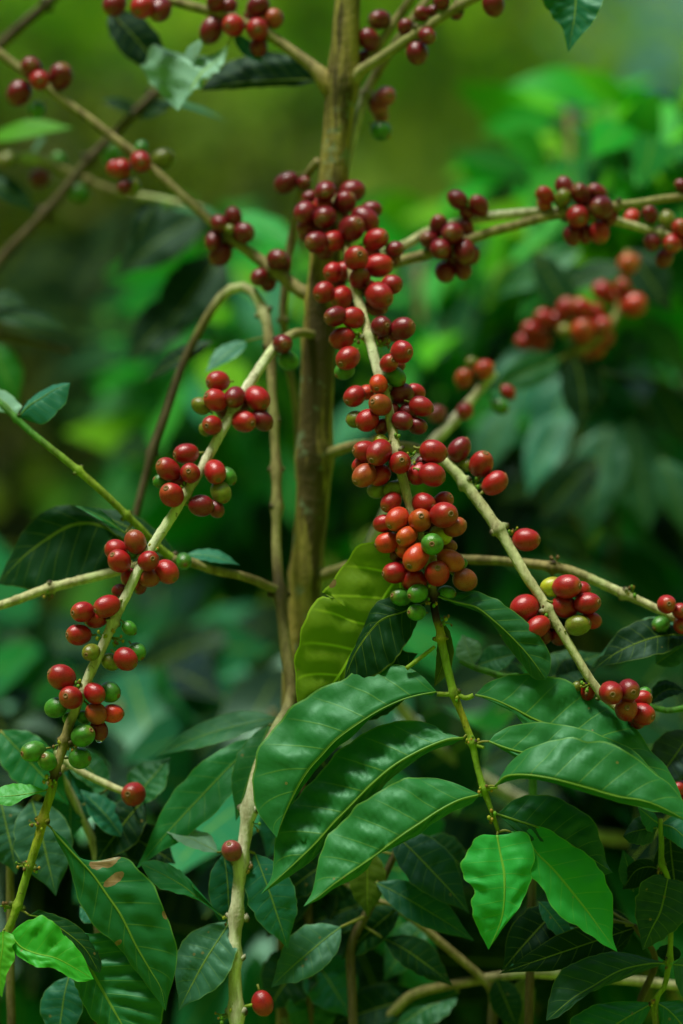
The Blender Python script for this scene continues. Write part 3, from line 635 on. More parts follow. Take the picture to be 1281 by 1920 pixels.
leaf(C, [(932, 1566, -12), (939, 1604, -24), (946, 1640, -34), (946, 1683, -42), (942, 1719, -46), (932, 1748, -48), (916, 1781, -46)],
     [(918, 1566, -14), (904, 1566, -18), (888, 1575, -24), (874, 1600, -30), (864, 1628, -36), (868, 1648, -38), (884, 1662, -36), (888, 1680, -38), (881, 1701, -44), (890, 1726, -48), (899, 1748, -48), (908, 1764, -48), (916, 1781, -46)],
     [(945, 1566, -12), (975, 1560, -12), (993, 1572, -16), (1001, 1602, -24), (997, 1640, -32), (986, 1676, -38), (968, 1708, -44), (944, 1738, -48), (928, 1762, -48), (916, 1781, -46)], 'BR', dl=2, dr=6, amp=0.02, bow=0.16, ruffle=0.02, br=C, rib=2.8, label='bright green young leaf hanging straight down, its left edge notched')

# --- the long twig to the lower left
Lb = branch(tree, [(592, 628, 355, 9, 'b'), (552, 625, 300, 8.5), (515, 652, 250, 9, 'p'), (480, 702, 205, 10, 'w'), (430, 782, 150, 9.5), (385, 868, 110, 9.5), (340, 940, 75, 9.5, 'p'), (290, 1020, 50, 10, 'w'), (255, 1080, 32, 9.5), (210, 1172, 15, 9.5), (175, 1250, 8, 9.5), (145, 1325, 4, 8.5, 'p'), (128, 1365, 2, 9, 'b'), (110, 1430, 0, 8.5), (101, 1460, 0, 7.5, 'd'), (99, 1475, 0, 8, 'g'), (80, 1540, 0, 9, 'y'), (56, 1625, 0, 8, 'g'), (32, 1700, -4, 8), (8, 1760, -8, 7), (-30, 1850, -12, 6)],
            nodes=[(520, 646), (437, 770), (348, 930), (275, 1050), (213, 1165), (158, 1295), (121, 1385), (103, 1452), (82, 1540), (57, 1622), (33, 1698)])
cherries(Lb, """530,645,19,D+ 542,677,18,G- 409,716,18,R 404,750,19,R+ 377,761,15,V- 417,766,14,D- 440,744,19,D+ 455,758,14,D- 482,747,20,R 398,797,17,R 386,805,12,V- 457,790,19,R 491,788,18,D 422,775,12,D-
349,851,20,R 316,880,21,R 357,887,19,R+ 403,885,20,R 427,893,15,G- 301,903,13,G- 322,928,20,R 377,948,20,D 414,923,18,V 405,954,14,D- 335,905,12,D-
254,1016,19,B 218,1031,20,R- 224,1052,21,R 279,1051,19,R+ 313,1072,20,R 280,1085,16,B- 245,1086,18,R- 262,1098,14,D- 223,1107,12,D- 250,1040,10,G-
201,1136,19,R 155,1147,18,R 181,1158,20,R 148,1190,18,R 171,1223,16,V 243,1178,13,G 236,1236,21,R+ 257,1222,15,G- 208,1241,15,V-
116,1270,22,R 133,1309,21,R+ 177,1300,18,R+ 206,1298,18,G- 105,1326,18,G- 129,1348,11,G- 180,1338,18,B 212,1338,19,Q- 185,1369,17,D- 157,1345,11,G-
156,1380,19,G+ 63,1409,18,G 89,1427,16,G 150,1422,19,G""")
for b in ((153, 1284), (108, 1395), (136, 1400), (205, 1185), (222, 1200), (190, 1192), (88, 1462), (66, 1542), (78, 1546), (42, 1622), (62, 1628), (14, 1700), (345, 912), (286, 1028), (100, 1470)): buds(Lb, *b, spread=12)
drop = MB(); ball_into(drop, W(186, 1389, 22), 4.2 * U, (1, 1, 1), 12, 9, (1.5, 1.2, 0.9)); drop.build('water_drop', M_DROP, Lb, origin=W(186, 1389, 22))
leaf(Lb, [(86, 1482, 0), (50, 1489, -6), (20, 1492, -8), (-25, 1494, -8)], [(72, 1476, 0), (47, 1471, 4), (20, 1472, 6), (-10, 1482, 0), (-25, 1494, -8)],
     [(72, 1488, 0), (47, 1498, -10), (20, 1512, -14), (-5, 1508, -12), (-25, 1494, -8)], (0.04, 0.30, 0.02), dl=22, dr=-10, n=26, m=5, br=Lb)
leaf(Lb, [(96, 1552, 0), (110, 1570, -2), (137, 1600, -6), (172, 1638, -10), (199, 1676, -14), (227, 1717, -18), (254, 1772, -20), (282, 1820, -20), (302, 1854, -18), (311, 1896, -14)],
     [(104, 1572, 0), (116, 1592, 4), (127, 1614, 8), (138, 1650, 8), (148, 1685, 4), (165, 1717, 0), (192, 1748, -6), (222, 1776, -10), (258, 1825, -14), (290, 1866, -16), (311, 1896, -14)],
     [(118, 1566, 0), (144, 1600, 0), (161, 1617, -4), (192, 1612, -8), (232, 1608, -8), (261, 1628, -12), (282, 1655, -14), (302, 1686, -16), (316, 1717, -18), (329, 1765, -22), (332, 1799, -22), (326, 1834, -20), (316, 1868, -16), (311, 1896, -14)], (0.014, 0.14, 0.038), M_LEAFBROWN, dl=14, dr=20, amp=0.06, bow=0.10, br=Lb, rib=2.2, label='broad leaf with brown dead patches near its base')
leaf(Lb, [(130, 1745, 12), (160, 1800, 8), (190, 1855, 0), (225, 1915, -4), (250, 1955, -4)], [(128, 1790, 14), (140, 1840, 10), (160, 1890, 4), (200, 1935, 0), (250, 1955, -4)],
     [(165, 1751, 16), (200, 1749, 14), (240, 1762, 10), (275, 1800, 6), (300, 1860, 0), (300, 1920, -2), (250, 1955, -4)], (0.014, 0.14, 0.038), dl=6, dr=20, amp=0.09, bow=0.1, veins=8)
leaf(Lb, [(55, 1716, -6), (80, 1722, -6), (120, 1745, -8), (160, 1780, -10), (187, 1825, -10)], [(69, 1704, 0), (103, 1716, 4), (137, 1731, 4), (165, 1755, 2), (182, 1784, -2), (190, 1810, -6), (187, 1825, -10)],
     [(80, 1732, -6), (113, 1752, -10), (145, 1785, -12), (168, 1815, -12), (187, 1825, -10)], 'DK', dl=20, dr=-4, br=Lb)
leaf(Lb, [(20, 1752, -12), (40, 1776, -24), (70, 1789, -28), (105, 1797, -30), (144, 1817, -30), (176, 1836, -28)],
     [(28, 1742, -10), (52, 1727, -8), (79, 1719, -6), (100, 1727, -8), (120, 1751, -12), (142, 1774, -16), (155, 1792, -20), (165, 1815, -24), (176, 1836, -28)],
     [(22, 1780, -22), (38, 1796, -30), (55, 1806, -34), (72, 1816, -36), (96, 1814, -36), (122, 1828, -34), (150, 1842, -32), (176, 1836, -28)], (0.03, 0.34, 0.018), dl=18, dr=-8, ruffle=0.06, rk=4, br=Lb, amp=0.03)
leaf(Lb, [(6, 1745, -14), (5, 1780, -22), (0, 1820, -26), (4, 1870, -28)], [(-20, 1760, -16), (-30, 1800, -20), (-20, 1840, -24), (4, 1870, -28)],
     [(24, 1750, -14), (30, 1765, -18), (24, 1776, -20), (29, 1797, -24), (17, 1818, -26), (10, 1845, -28), (4, 1870, -28)], (0.07, 0.38, 0.02), dl=8, dr=-6, ruffle=0.06, br=Lb)

# --- the twig to the lower right
RD = branch(tree, [(598, 858, 372, 12, 'b'), (650, 838, 320, 10), (700, 832, 270, 9), (770, 838, 200, 9.5), (822, 858, 150, 10.5, 'p'), (870, 905, 120, 10.5), (930, 985, 90, 10.5), (975, 1060, 65, 10), (1025, 1140, 45, 9), (1070, 1215, 30, 8.5), (1125, 1297, 18, 8), (1165, 1335, 14, 6)],
            nodes=[(700, 832), (876, 905), (938, 992), (1028, 1142), (1128, 1300)])
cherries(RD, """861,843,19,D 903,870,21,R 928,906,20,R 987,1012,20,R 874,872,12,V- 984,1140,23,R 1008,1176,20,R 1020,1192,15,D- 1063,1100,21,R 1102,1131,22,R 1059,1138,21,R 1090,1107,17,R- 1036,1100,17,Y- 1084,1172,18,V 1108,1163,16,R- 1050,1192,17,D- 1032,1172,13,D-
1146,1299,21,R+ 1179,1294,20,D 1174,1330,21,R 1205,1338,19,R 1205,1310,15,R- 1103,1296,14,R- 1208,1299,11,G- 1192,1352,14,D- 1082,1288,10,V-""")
for b in ((900, 905), (968, 995), (1018, 1148), (1096, 1290)): buds(RD, *b)
# --- horizontal twig behind it
RB = branch(tree, [(585, 1085, 374, 11, 'b'), (700, 1052, 300, 9), (870, 1050, 230, 9, 'b'), (960, 1055, 200, 8.5, 'b'), (1060, 1068, 180, 10), (1150, 1105, 165, 9, 'p'), (1240, 1145, 150, 8), (1320, 1180, 140, 7)], nodes=[(1035, 1062), (1172, 1115), (1262, 1155)])
cherries(RB, "1250,1133,17,R 1275,1146,15,R 1280,1172,16,R 1239,1170,16,G 1300,1150,15,R")
buds(RB, 1043, 1052, n=4); buds(RB, 1188, 1108, n=5)
# --- upper right twigs
UR = branch(tree, [(610, 520, 372, 13, 'b'), (700, 500, 372, 12), (760, 488, 372, 10.5), (820, 470, 370, 10), (890, 446, 370, 9.5), (960, 424, 375, 9), (1050, 402, 380, 8.5), (1150, 388, 385, 8), (1290, 366, 390, 7.5), (1400, 345, 395, 7)], nodes=[(855, 460), (1060, 400), (1160, 387)])
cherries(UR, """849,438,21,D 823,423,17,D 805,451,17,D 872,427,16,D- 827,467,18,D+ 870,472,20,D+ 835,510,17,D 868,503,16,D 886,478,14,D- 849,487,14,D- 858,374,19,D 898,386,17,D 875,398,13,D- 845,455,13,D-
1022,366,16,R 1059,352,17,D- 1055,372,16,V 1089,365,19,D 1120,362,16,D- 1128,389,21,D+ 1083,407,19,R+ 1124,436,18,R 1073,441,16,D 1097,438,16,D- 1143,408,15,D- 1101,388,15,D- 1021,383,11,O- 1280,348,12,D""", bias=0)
UR2 = branch(tree, [(620, 505, 374, 11, 'p'), (740, 468, 385, 9.5), (800, 437, 392, 9.5), (890, 410, 398, 9.5, 'w'), (970, 400, 400, 9), (1050, 398, 402, 8.5, 'p'), (1150, 414, 410, 8), (1230, 436, 420, 7.5), (1320, 470, 430, 7)], nodes=[(870, 415), (1060, 400), (1236, 438)])
cherries(UR2, "1276,428,16,R 1252,414,15,V- 1219,402,15,D 1262,456,17,R 1223,454,15,D 1246,483,15,D- 1185,408,14,Q- 1285,452,16,R 1240,440,15,D-")
# --- upper left twig
UL = branch(tree, [(600, 560, 372, 14, 'b'), (562, 545, 378, 13, 'b'), (515, 508, 395, 12), (440, 450, 425, 9.5), (380, 400, 450, 9), (280, 312, 480, 8.5, 'b'), (180, 232, 505, 8.5), (100, 175, 520, 8.5), (0, 100, 540, 8.5, 'b'), (-90, 30, 560, 8)], nodes=[(510, 505), (432, 443), (262, 298), (75, 155)])
cherries(UL, """411,419,16,D 437,408,17,D 457,437,18,D+ 441,424,14,D- 400,453,15,D 414,478,19,D 429,452,16,D- 520,486,18,D 532,493,14,D- 486,520,17,D 503,528,15,D- 431,430,10,V+
58,126,18,D 74,150,18,R+ 114,144,20,D 36,175,21,D 69,206,14,G- 264,303,19,R+ 228,317,18,R 214,315,13,R- 233,350,13,D 251,350,14,V- 265,277,13,G- 306,299,18,V-""")
# --- top left twig
TL = branch(tree, [(640, 190, 372, 20, 't'), (616, 158, 374, 19, 't'), (585, 125, 380, 12, 'b'), (540, 90, 390, 10), (490, 58, 400, 9.5), (430, 34, 410, 9, 'b'), (320, 0, 425, 9), (230, -30, 440, 8)], nodes=[(500, 62), (440, 36), (290, -8)], bump=0.25)
cherries(TL, "397,56,20,D 438,48,19,R+ 483,55,20,R+ 485,88,16,D 483,12,19,D 512,35,17,B 405,4,16,D 428,12,14,D- 215,8,20,D 268,12,21,R 300,18,20,D 470,30,12,D-")
leaf(TL, [(428, 85, 400), (405, 115, 395), (372, 150, 388), (334, 208, 380)], [(410, 100, 400), (375, 112, 396), (320, 98, 396), (290, 98, 392), (270, 122, 388), (282, 152, 384), (308, 182, 382), (334, 208, 380)],
     [(425, 105, 398), (418, 130, 394), (385, 155, 390), (355, 185, 384), (334, 208, 380)], 'PT', dl=90, dr=-20, n=26, m=6, br=TL, amp=0.03, ruffle=0.05)
qleaf(TL, (372, 75, 420), (362, 125, 400), 46, 'PT', 0.6, br=TL)
qleaf(TL, (440, 62, 405), (496, 118, 385), 34, 'TL', 0.4, br=TL, bend=-0.1)
leaf(TL, [(600, 150, 430), (540, 150, 440), (460, 155, 450), (376, 170, 455)], [(570, 118, 430), (520, 100, 440), (460, 105, 445), (410, 130, 450), (376, 170, 455)], [(575, 160, 425), (530, 163, 430), (450, 168, 440), (376, 170, 455)], 'BL', dl=40, dr=10, n=26, m=6)
qleaf(TL, (205, 20, 520), (318, 150, 500), 78, 'BL', 0.15, br=TL)
# --- top right twigs
TR = branch(tree, [(650, 170, 372, 15, 't'), (672, 138, 360, 12, 'b'), (720, 104, 345, 10), (780, 64, 330, 9.5), (850, 18, 315, 9), (920, -20, 300, 8.5)], nodes=[(790, 58), (860, 12)])
cherries(TR, "782,99,19,D 801,67,16,D 760,50,15,D- 791,26,14,D- 828,2,14,D 856,24,13,D- 925,8,20,D 812,20,11,D-")
TR2 = branch(tree, [(660, 160, 378, 10, 'b'), (695, 112, 385, 8), (730, 55, 395, 8), (765, 5, 400, 7.5), (800, -45, 405, 7)], nodes=[(700, 105)])
cherries(TR2, "712,37,18,D 692,74,18,D 683,108,13,D-")
TR3 = branch(tree, [(640, 360, 385, 9, 'w'), (655, 290, 400, 8.5, 'w'), (672, 220, 420, 9), (700, 150, 440, 9, 'b'), (750, 70, 460, 8), (810, -10, 480, 7.5)], nodes=[(688, 180)])
cherries(TR3, "722,180,18,P 710,199,19,P 714,214,14,P- 715,246,18,G 700,185,12,P-")
# --- thin twig hanging beside the trunk
TV = branch(tree, [(596, 300, 378, 8, 'b'), (570, 345, 420, 7.5), (548, 440, 440, 8), (535, 540, 450, 8), (532, 620, 455, 7.5), (556, 780, 465, 7), (560, 900, 470, 6)], nodes=[(568, 350), (532, 600)])
cherries(TV, "537,342,19,D 570,343,13,D")
# --- an overhead twig, its leaf hanging into the picture
OV = branch(tree, [(660, -200, 378, 12, 'b'), (800, -190, 300, 9), (950, -120, 250, 8), (1078, -70, 220, 7, 'g'), (1150, -60, 210, 5)], nodes=[(1078, -70)])
leaf(OV, [(1078, -66, 218), (1080, -20, 210), (1078, 30, 205), (1073, 60, 204), (1066, 98, 204)], [(1040, -50, 225), (1014, -20, 222), (1022, 8, 218), (1038, 34, 214), (1056, 56, 210), (1066, 98, 204)],
     [(1110, -50, 205), (1132, -15, 202), (1128, 15, 202), (1110, 50, 203), (1084, 76, 204), (1066, 98, 204)], (0.010, 0.13, 0.055), dl=10, dr=-25, amp=0.03, br=OV)

# ================================================================== ARCHING YOUNG TREE
b2 = W(440, 1900, 70); b2.z = 0
sap = thing('coffee_sapling', 'slender coffee sapling with pale stem from the bottom edge, arching over left of the trunk', 'coffee sapling', b2)
st = branch(sap, [(250, 985, 430, 7, 'k'), (285, 850, 440, 7.5), (310, 780, 445, 8), (345, 680, 450, 8), (385, 600, 445, 8, 'b'), (425, 546, 430, 9.5, 'p'), (465, 540, 415, 10), (492, 580, 395, 9.5), (505, 640, 380, 9.5, 'b'), (511, 720, 360, 9), (515, 820, 340, 9), (519, 920, 320, 9.5), (519, 1020, 300, 9.5), (524, 1110, 270, 11, 'k'), (534, 1210, 230, 11, 'b'), (545, 1310, 190, 11), (515, 1368, 150, 8, 'p'), (485, 1430, 120, 8.5), (474, 1480, 105, 11.5, 'w'), (464, 1540, 95, 13), (452, 1620, 85, 12), (445, 1700, 78, 12), (440, 1790, 72, 12), (443, 1920, 68, 13)],
            nodes=[(287, 850), (493, 578), (506, 650), (514, 780), (519, 870), (519, 950), (523, 1105), (468, 1515), (448, 1610), (443, 1720), (441, 1795), (443, 1895)], name='stem', end=(b2.x, b2.y, -0.05))
cherries(st, "435,1595,18,P 493,1881,20,R")
branch(st, [(446, 1890, 68, 3, "g"), (464, 1886, 66, 3), (480, 1882, 66, 3)], name="fruit_stalk", bump=0); buds(st, 462, 1628, 6); buds(st, 428, 1722, 6); buds(st, 455, 1800, 5); buds(st, 425, 1905, 7, 22); buds(st, 478, 1545, 4)
sbr = branch(sap, [(524, 1108, 268, 9, 'b'), (470, 1085, 240, 8.5), (400, 1068, 215, 8.5, 'b'), (335, 1050, 200, 9), (260, 1062, 190, 9), (190, 1078, 180, 9, 'p'), (98, 1102, 165, 9), (40, 1122, 155, 9), (-60, 1155, 140, 8)], nodes=[(330, 1048), (97, 1102)])
cherries(sbr, "345,1052,14,G")
buds(sbr, 92, 1112, 4)
leaf(st, [(421, 1722, 78), (400, 1705, 80), (370, 1683, 82), (335, 1655, 84), (262, 1618, 88)], [(365, 1668, 84), (345, 1640, 90), (310, 1620, 94), (285, 1614, 92), (262, 1618, 88)],
     [(378, 1690, 80), (349, 1680, 76), (322, 1674, 74), (290, 1662, 78), (262, 1618, 88)], (0.012, 0.16, 0.04), dl=22, dr=-12, n=26, m=6, br=st)
qleaf(st, (432, 1728, 90), (335, 1895, 60), 108, 'GR', 0.25, br=st, n=30, m=6, amp=0.09)
qleaf(st, (505, 1360, 170), (442, 1540, 130), 70, 'H', 0.2, br=st, n=26, m=5)
qleaf(st, (490, 1380, 190), (255, 1630, 150), 92, (0.012, 0.17, 0.035), 0.3, br=st, n=30, m=6, bend=0.04)
qleaf(st, (520, 1345, 230), (290, 1420, 260), 66, 'MD', 0.6, br=st)
qleaf(st, (408, 1598, 110), (312, 1560, 150), 58, 'PT', 0.75, br=st, n=24, m=5)
qleaf(st, (478, 1600, 100), (540, 1780, 90), 92, 'TL', 0.2, br=st, n=26)
qleaf(st, (420, 1600, 125), (430, 1760, 110), 80, 'TL', 0.3, br=st, n=26)
qleaf(sbr, (330, 1045, 210), (150, 950, 240), 60, 'DK', 0.5, br=sbr)
leaf(sbr, [(240, 1020, 200), (190, 985, 215), (130, 985, 225), (60, 1030, 235), (-5, 1095, 240)], [(210, 985, 210), (150, 950, 225), (90, 958, 240), (40, 1005, 245), (-5, 1095, 240)], [(220, 1060, 195), (160, 1095, 200), (90, 1110, 215), (-5, 1095, 240)], 'DK', dl=30, dr=-25, n=30, m=6, br=sbr)
qleaf(sbr, (350, 1040, 230), (450, 1060, 220), 46, 'TL', 0.75, br=sbr)
qleaf(sbr, (300, 1040, 240), (140, 1060, 260), 60, 'TL', 0.6, br=sbr)

# green shoot running on from the sapling's side twig to the left edge
gs = branch(sap, [(-40, 720, 200, 5, 'n'), (15, 770, 180, 6, 'n'), (60, 812, 165, 6.5), (147, 882, 145, 7, 'g'), (240, 968, 155, 7), (300, 1030, 185, 7.5), (336, 1052, 200, 8)], nodes=[(30, 782), (147, 881), (240, 966)], col='n')
leaf(gs, [(30, 780, 178), (10, 755, 185), (-20, 735, 190), (-80, 700, 200)], [(45, 765, 185), (20, 745, 200), (-20, 722, 210), (-80, 700, 200)], [(10, 775, 172), (-20, 765, 175), (-80, 700, 200)], 'PT', dl=50, dr=-10, n=20, m=4)
leaf(gs, [(35, 782, 175), (60, 757, 165), (95, 735, 160), (132, 718, 155)], [(45, 758, 180), (75, 738, 180), (110, 722, 170), (132, 718, 155)], [(55, 790, 160), (85, 795, 145), (120, 765, 145), (132, 718, 155)], 'TL', dl=45, dr=-10, n=20, m=4)
leaf(gs, [(235, 1000, 150), (200, 975, 150), (160, 955, 155), (140, 948, 158)], [(215, 978, 152), (180, 955, 155), (140, 948, 158)], [(210, 990, 148), (180, 972, 150), (140, 948, 158)], 'H', dl=10, dr=-8, n=20, m=4, br=gs)

# ================================================================== SPRIGS AT THE BOTTOM RIGHT
b4 = W(1250, 1900, 40); b4.z = 0
sp = thing('coffee_seedling', 'low coffee seedling at the bottom right corner with dark rounded leaves in pairs', 'coffee seedling', b4)
ss = branch(sp, [(1238, 1535, 70, 4, 'g'), (1240, 1580, 66, 5), (1241, 1626, 60, 5.5, 'g'), (1254, 1655, 55, 5), (1257, 1762, 50, 5, 'g'), (1254, 1806, 44, 5.5), (1246, 1850, 40, 5), (1228, 1880, 38, 5.5), (1235, 1960, 38, 7, 'b')], nodes=[(1241, 1628), (1254, 1806), (1228, 1879)], name='stem', end=(b4.x, b4.y, -0.05))
for b in ((1240, 1632), (1252, 1808), (1226, 1882)): buds(ss, *b, n=5, spread=9)
DG = (0.010, 0.055, 0.026)
leaf(ss, [(1252, 1648, 52), (1240, 1705, 40), (1222, 1741, 34), (1205, 1782, 30)], [(1240, 1638, 55), (1212, 1647, 52), (1194, 1676, 46), (1190, 1712, 40), (1198, 1748, 34), (1205, 1782, 30)],
     [(1268, 1648, 52), (1290, 1668, 44), (1280, 1726, 36), (1245, 1760, 32), (1216, 1775, 30), (1205, 1782, 30)], DG, dl=8, dr=8, ruffle=0.03)
leaf(ss, [(1248, 1806, 40), (1216, 1807, 30), (1162, 1820, 20), (1108, 1852, 10), (1072, 1874, 6), (1024, 1914, 2)], [(1216, 1795, 40), (1162, 1786, 38), (1104, 1795, 32), (1054, 1820, 24), (1032, 1863, 14), (1024, 1914, 2)],
     [(1200, 1822, 28), (1162, 1840, 16), (1126, 1853, 8), (1094, 1872, 2), (1050, 1905, 0), (1024, 1914, 2)], DG, dl=26, dr=-6, br=ss)
leaf(ss, [(1225, 1880, 38), (1190, 1900, 28), (1150, 1925, 20), (1080, 1975, 15)], [(1198, 1877, 42), (1144, 1880, 38), (1101, 1891, 34), (1068, 1920, 26), (1080, 1975, 15)], [(1210, 1910, 25), (1180, 1945, 18), (1130, 1975, 14), (1080, 1975, 15)], (0.010, 0.12, 0.045), dl=26, dr=-6)
leaf(ss, [(1232, 1880, 36), (1258, 1898, 25), (1285, 1930, 15), (1310, 1980, 10)], [(1255, 1876, 44), (1285, 1880, 40), (1320, 1920, 28), (1310, 1980, 10)], [(1240, 1910, 22), (1240, 1950, 14), (1270, 1985, 10), (1310, 1980, 10)], (0.012, 0.13, 0.05), dl=22, dr=-5)
leaf(ss, [(1262, 1808, 40), (1290, 1812, 36), (1330, 1830, 30)], [(1275, 1795, 44), (1300, 1790, 44), (1330, 1830, 30)], [(1265, 1840, 34), (1285, 1870, 28), (1330, 1830, 30)], 'GR', dl=12, dr=-6, n=20, m=4)
leaf(ss, [(1238, 1545, 70), (1222, 1535, 62), (1210, 1525, 56), (1196, 1514, 52)], [(1230, 1528, 76), (1212, 1512, 70), (1196, 1514, 52)], [(1228, 1565, 55), (1208, 1552, 50), (1196, 1514, 52)], 'TL', dl=14, dr=-6, n=20, m=4)
leaf(ss, [(1240, 1545, 70), (1262, 1552, 55), (1285, 1572, 48), (1310, 1600, 40)], [(1255, 1530, 78), (1285, 1535, 72), (1320, 1560, 60), (1310, 1600, 40)], [(1240, 1565, 50), (1262, 1580, 44), (1290, 1598, 40), (1310, 1600, 40)], 'TL', dl=16, dr=-6, n=20, m=4)
leaf(ss, [(1232, 1552, 66), (1205, 1555, 60), (1180, 1562, 56), (1168, 1568, 54)], [(1215, 1530, 76), (1190, 1535, 72), (1168, 1568, 54)], [(1225, 1580, 52), (1200, 1586, 48), (1180, 1580, 50), (1168, 1568, 54)], DG, dl=22, dr=-8, n=20, m=4)
leaf(ss, [(1238, 1630, 66), (1215, 1625, 72), (1190, 1635, 80), (1168, 1668, 84)], [(1225, 1612, 76), (1195, 1612, 86), (1172, 1635, 90), (1168, 1668, 84)], [(1220, 1650, 62), (1195, 1665, 68), (1168, 1668, 84)], 'BL', dl=12, dr=-8, n=20, m=4)
qleaf(ss, (1256, 1770, 62), (1252, 1808, 60), 46, 'BL', 0.1)
qleaf(ss, (1188, 1672, 90), (1168, 1592, 95), 40, (0.01, 0.09, 0.03), 0.1)
qleaf(ss, (1256, 1560, 95), (1275, 1720, 100), 80, 'BL', 0.1)

# ================================================================== NEARBY BUSHES (out of focus), built branch by branch
def rbranch_leaves(br, seed, n_pairs, length, colors, wid=0.40, spread=0.35, droop=0.5, t0=0.05, t1=1.0, mat=None):
    """paired leaves along a branch path, each leaf a child"""
    rng = random.Random(seed); P = _paths[br.name]
    for k in range(n_pairs):
        i = int(len(P) * (t0 + (t1 - t0) * (k + 0.5) / n_pairs)); i = min(i, len(P) - 1); p = Vector(P[i, :3])
        for sgn in (-1, 1):
            d = Vector((sgn * rng.uniform(0.5, 1), rng.uniform(-0.8, 0.3), -droop * rng.uniform(0.3, 1.6))).normalized(); L = length * rng.uniform(0.75, 1.15)
            a = p + d * 0.012; b = p + d * L
            pleaf(br, a, b, L * wid * rng.uniform(0.85, 1.1), rng.choice(colors), rng.uniform(0, 0.75), rng.uniform(0.03, 0.14), mat, br)
def bush(label, x, y_m, name='coffee_bush', group=None, cat='coffee bush'):
    p = Vector(((x - 640.5) * U * (DIST + y_m) / DIST, DIST + y_m, 0.0)); p.z = hill_h(p.x, p.y)
    return thing(name, label, cat, p, group)
def m2d(m): return m / U

# right, with the blurred berries
rb = bush('blurred coffee bush at the right with pinkish cherries above a dark hanging leaf', 1500, 0.40)
rbx = Vector(rb['_w'])
r1 = branch(rb, [(1178, 470, 1000, 7, 'b'), (1172, 520, 1000, 8, 'g'), (1150, 600, 980, 9, 'b'), (1100, 650, 960, 9), (1060, 672, 980, 8), (1140, 700, 1100, 6, 'o'), (1280, 740, 1200, 6), (1420, 900, 1250, 8)], name='branch', end=(rbx.x, rbx.y, -0.02))
cherries(r1, """1177,496,18,O 1130,546,17,R 1168,538,16,R 1187,571,21,Q 1061,580,18,R 1093,581,20,R+ 1114,586,17,R 1020,597,17,R 996,618,15,R 984,641,16,R 1012,638,19,R 1093,620,21,Q+ 1061,622,14,V+ 1130,610,18,R+ 1134,634,16,R- 1085,646,15,V- 1118,654,15,O- 1100,662,14,B- 1045,602,15,R- 1190,490,9,O- 1150,560,12,O-""")
qleaf(r1, (1050, 672, 940), (912, 735, 900), 62, (0.010, 0.085, 0.02), 0.1, br=r1, n=24, bend=0.06)
leaf(r1, [(1075, 665, 950), (1090, 720, 930), (1095, 780, 920), (1085, 800, 915)], [(1050, 690, 950), (1055, 750, 940), (1085, 800, 915)], [(1125, 680, 950), (1130, 750, 935), (1085, 800, 915)], 'BL', dl=10, dr=10, n=20, m=4)
qleaf(r1, (1000, 470, 1150), (1100, 660, 1100), 70, 'DK', 0.2); qleaf(r1, (1180, 500, 1150), (1010, 560, 1200), 60, 'DK', 0.5)
qleaf(r1, (1090, 470, 1250), (930, 560, 1300), 64, 'MD', 0.4); qleaf(r1, (1178, 470, 1150), (1260, 590, 1100), 80, 'BL', 0.1)
for (a, b, w_, c, ro) in [((1140, 800, 1500), (1100, 1010, 1450), 110, 'GR', .2), ((1180, 790, 1500), (1215, 1000, 1450), 130, 'GR', .1), ((1080, 700, 1600), (1010, 860, 1560), 110, 'TL', .35), ((1230, 720, 1500), (1300, 850, 1450), 110, 'DK', .3),
                         ((1010, 640, 1700), (960, 800, 1600), 110, 'TL', .4), ((1120, 860, 1300), (1010, 980, 1300), 90, 'BL', .3), ((1200, 600, 1500), (1290, 700, 1500), 90, 'MD', .5), ((1060, 770, 1400), (990, 930, 1300), 80, 'TL', .3),
                         ((960, 760, 1500), (900, 900, 1500), 100, 'GR', .6), ((1240, 860, 1300), (1290, 1010, 1250), 100, 'GR', .4), ((1020, 1000, 1200), (1110, 1040, 1300), 80, 'BL', .3)]: qleaf(r1, a, b, w_, c, ro)
rr2 = branch(rb, [(925, 698, 620, 9, 'w'), (890, 742, 600, 9.5, 'p'), (850, 792, 570, 10, 'w'), (805, 838, 540, 10), (750, 915, 520, 10, 'w'), (700, 1005, 500, 10), (682, 1060, 520, 10), (700, 1200, 600, 10), (800, 1380, 800, 11), (1100, 1560, 1000, 12), (1400, 1600, 1200, 13)], end=(rbx.x, rbx.y, 0.1))
cherries(rr2, "870,709,17,O 908,693,17,Q 887,684,13,V- 872,771,16,R 819,776,16,P 953,736,13,R 937,762,14,G")

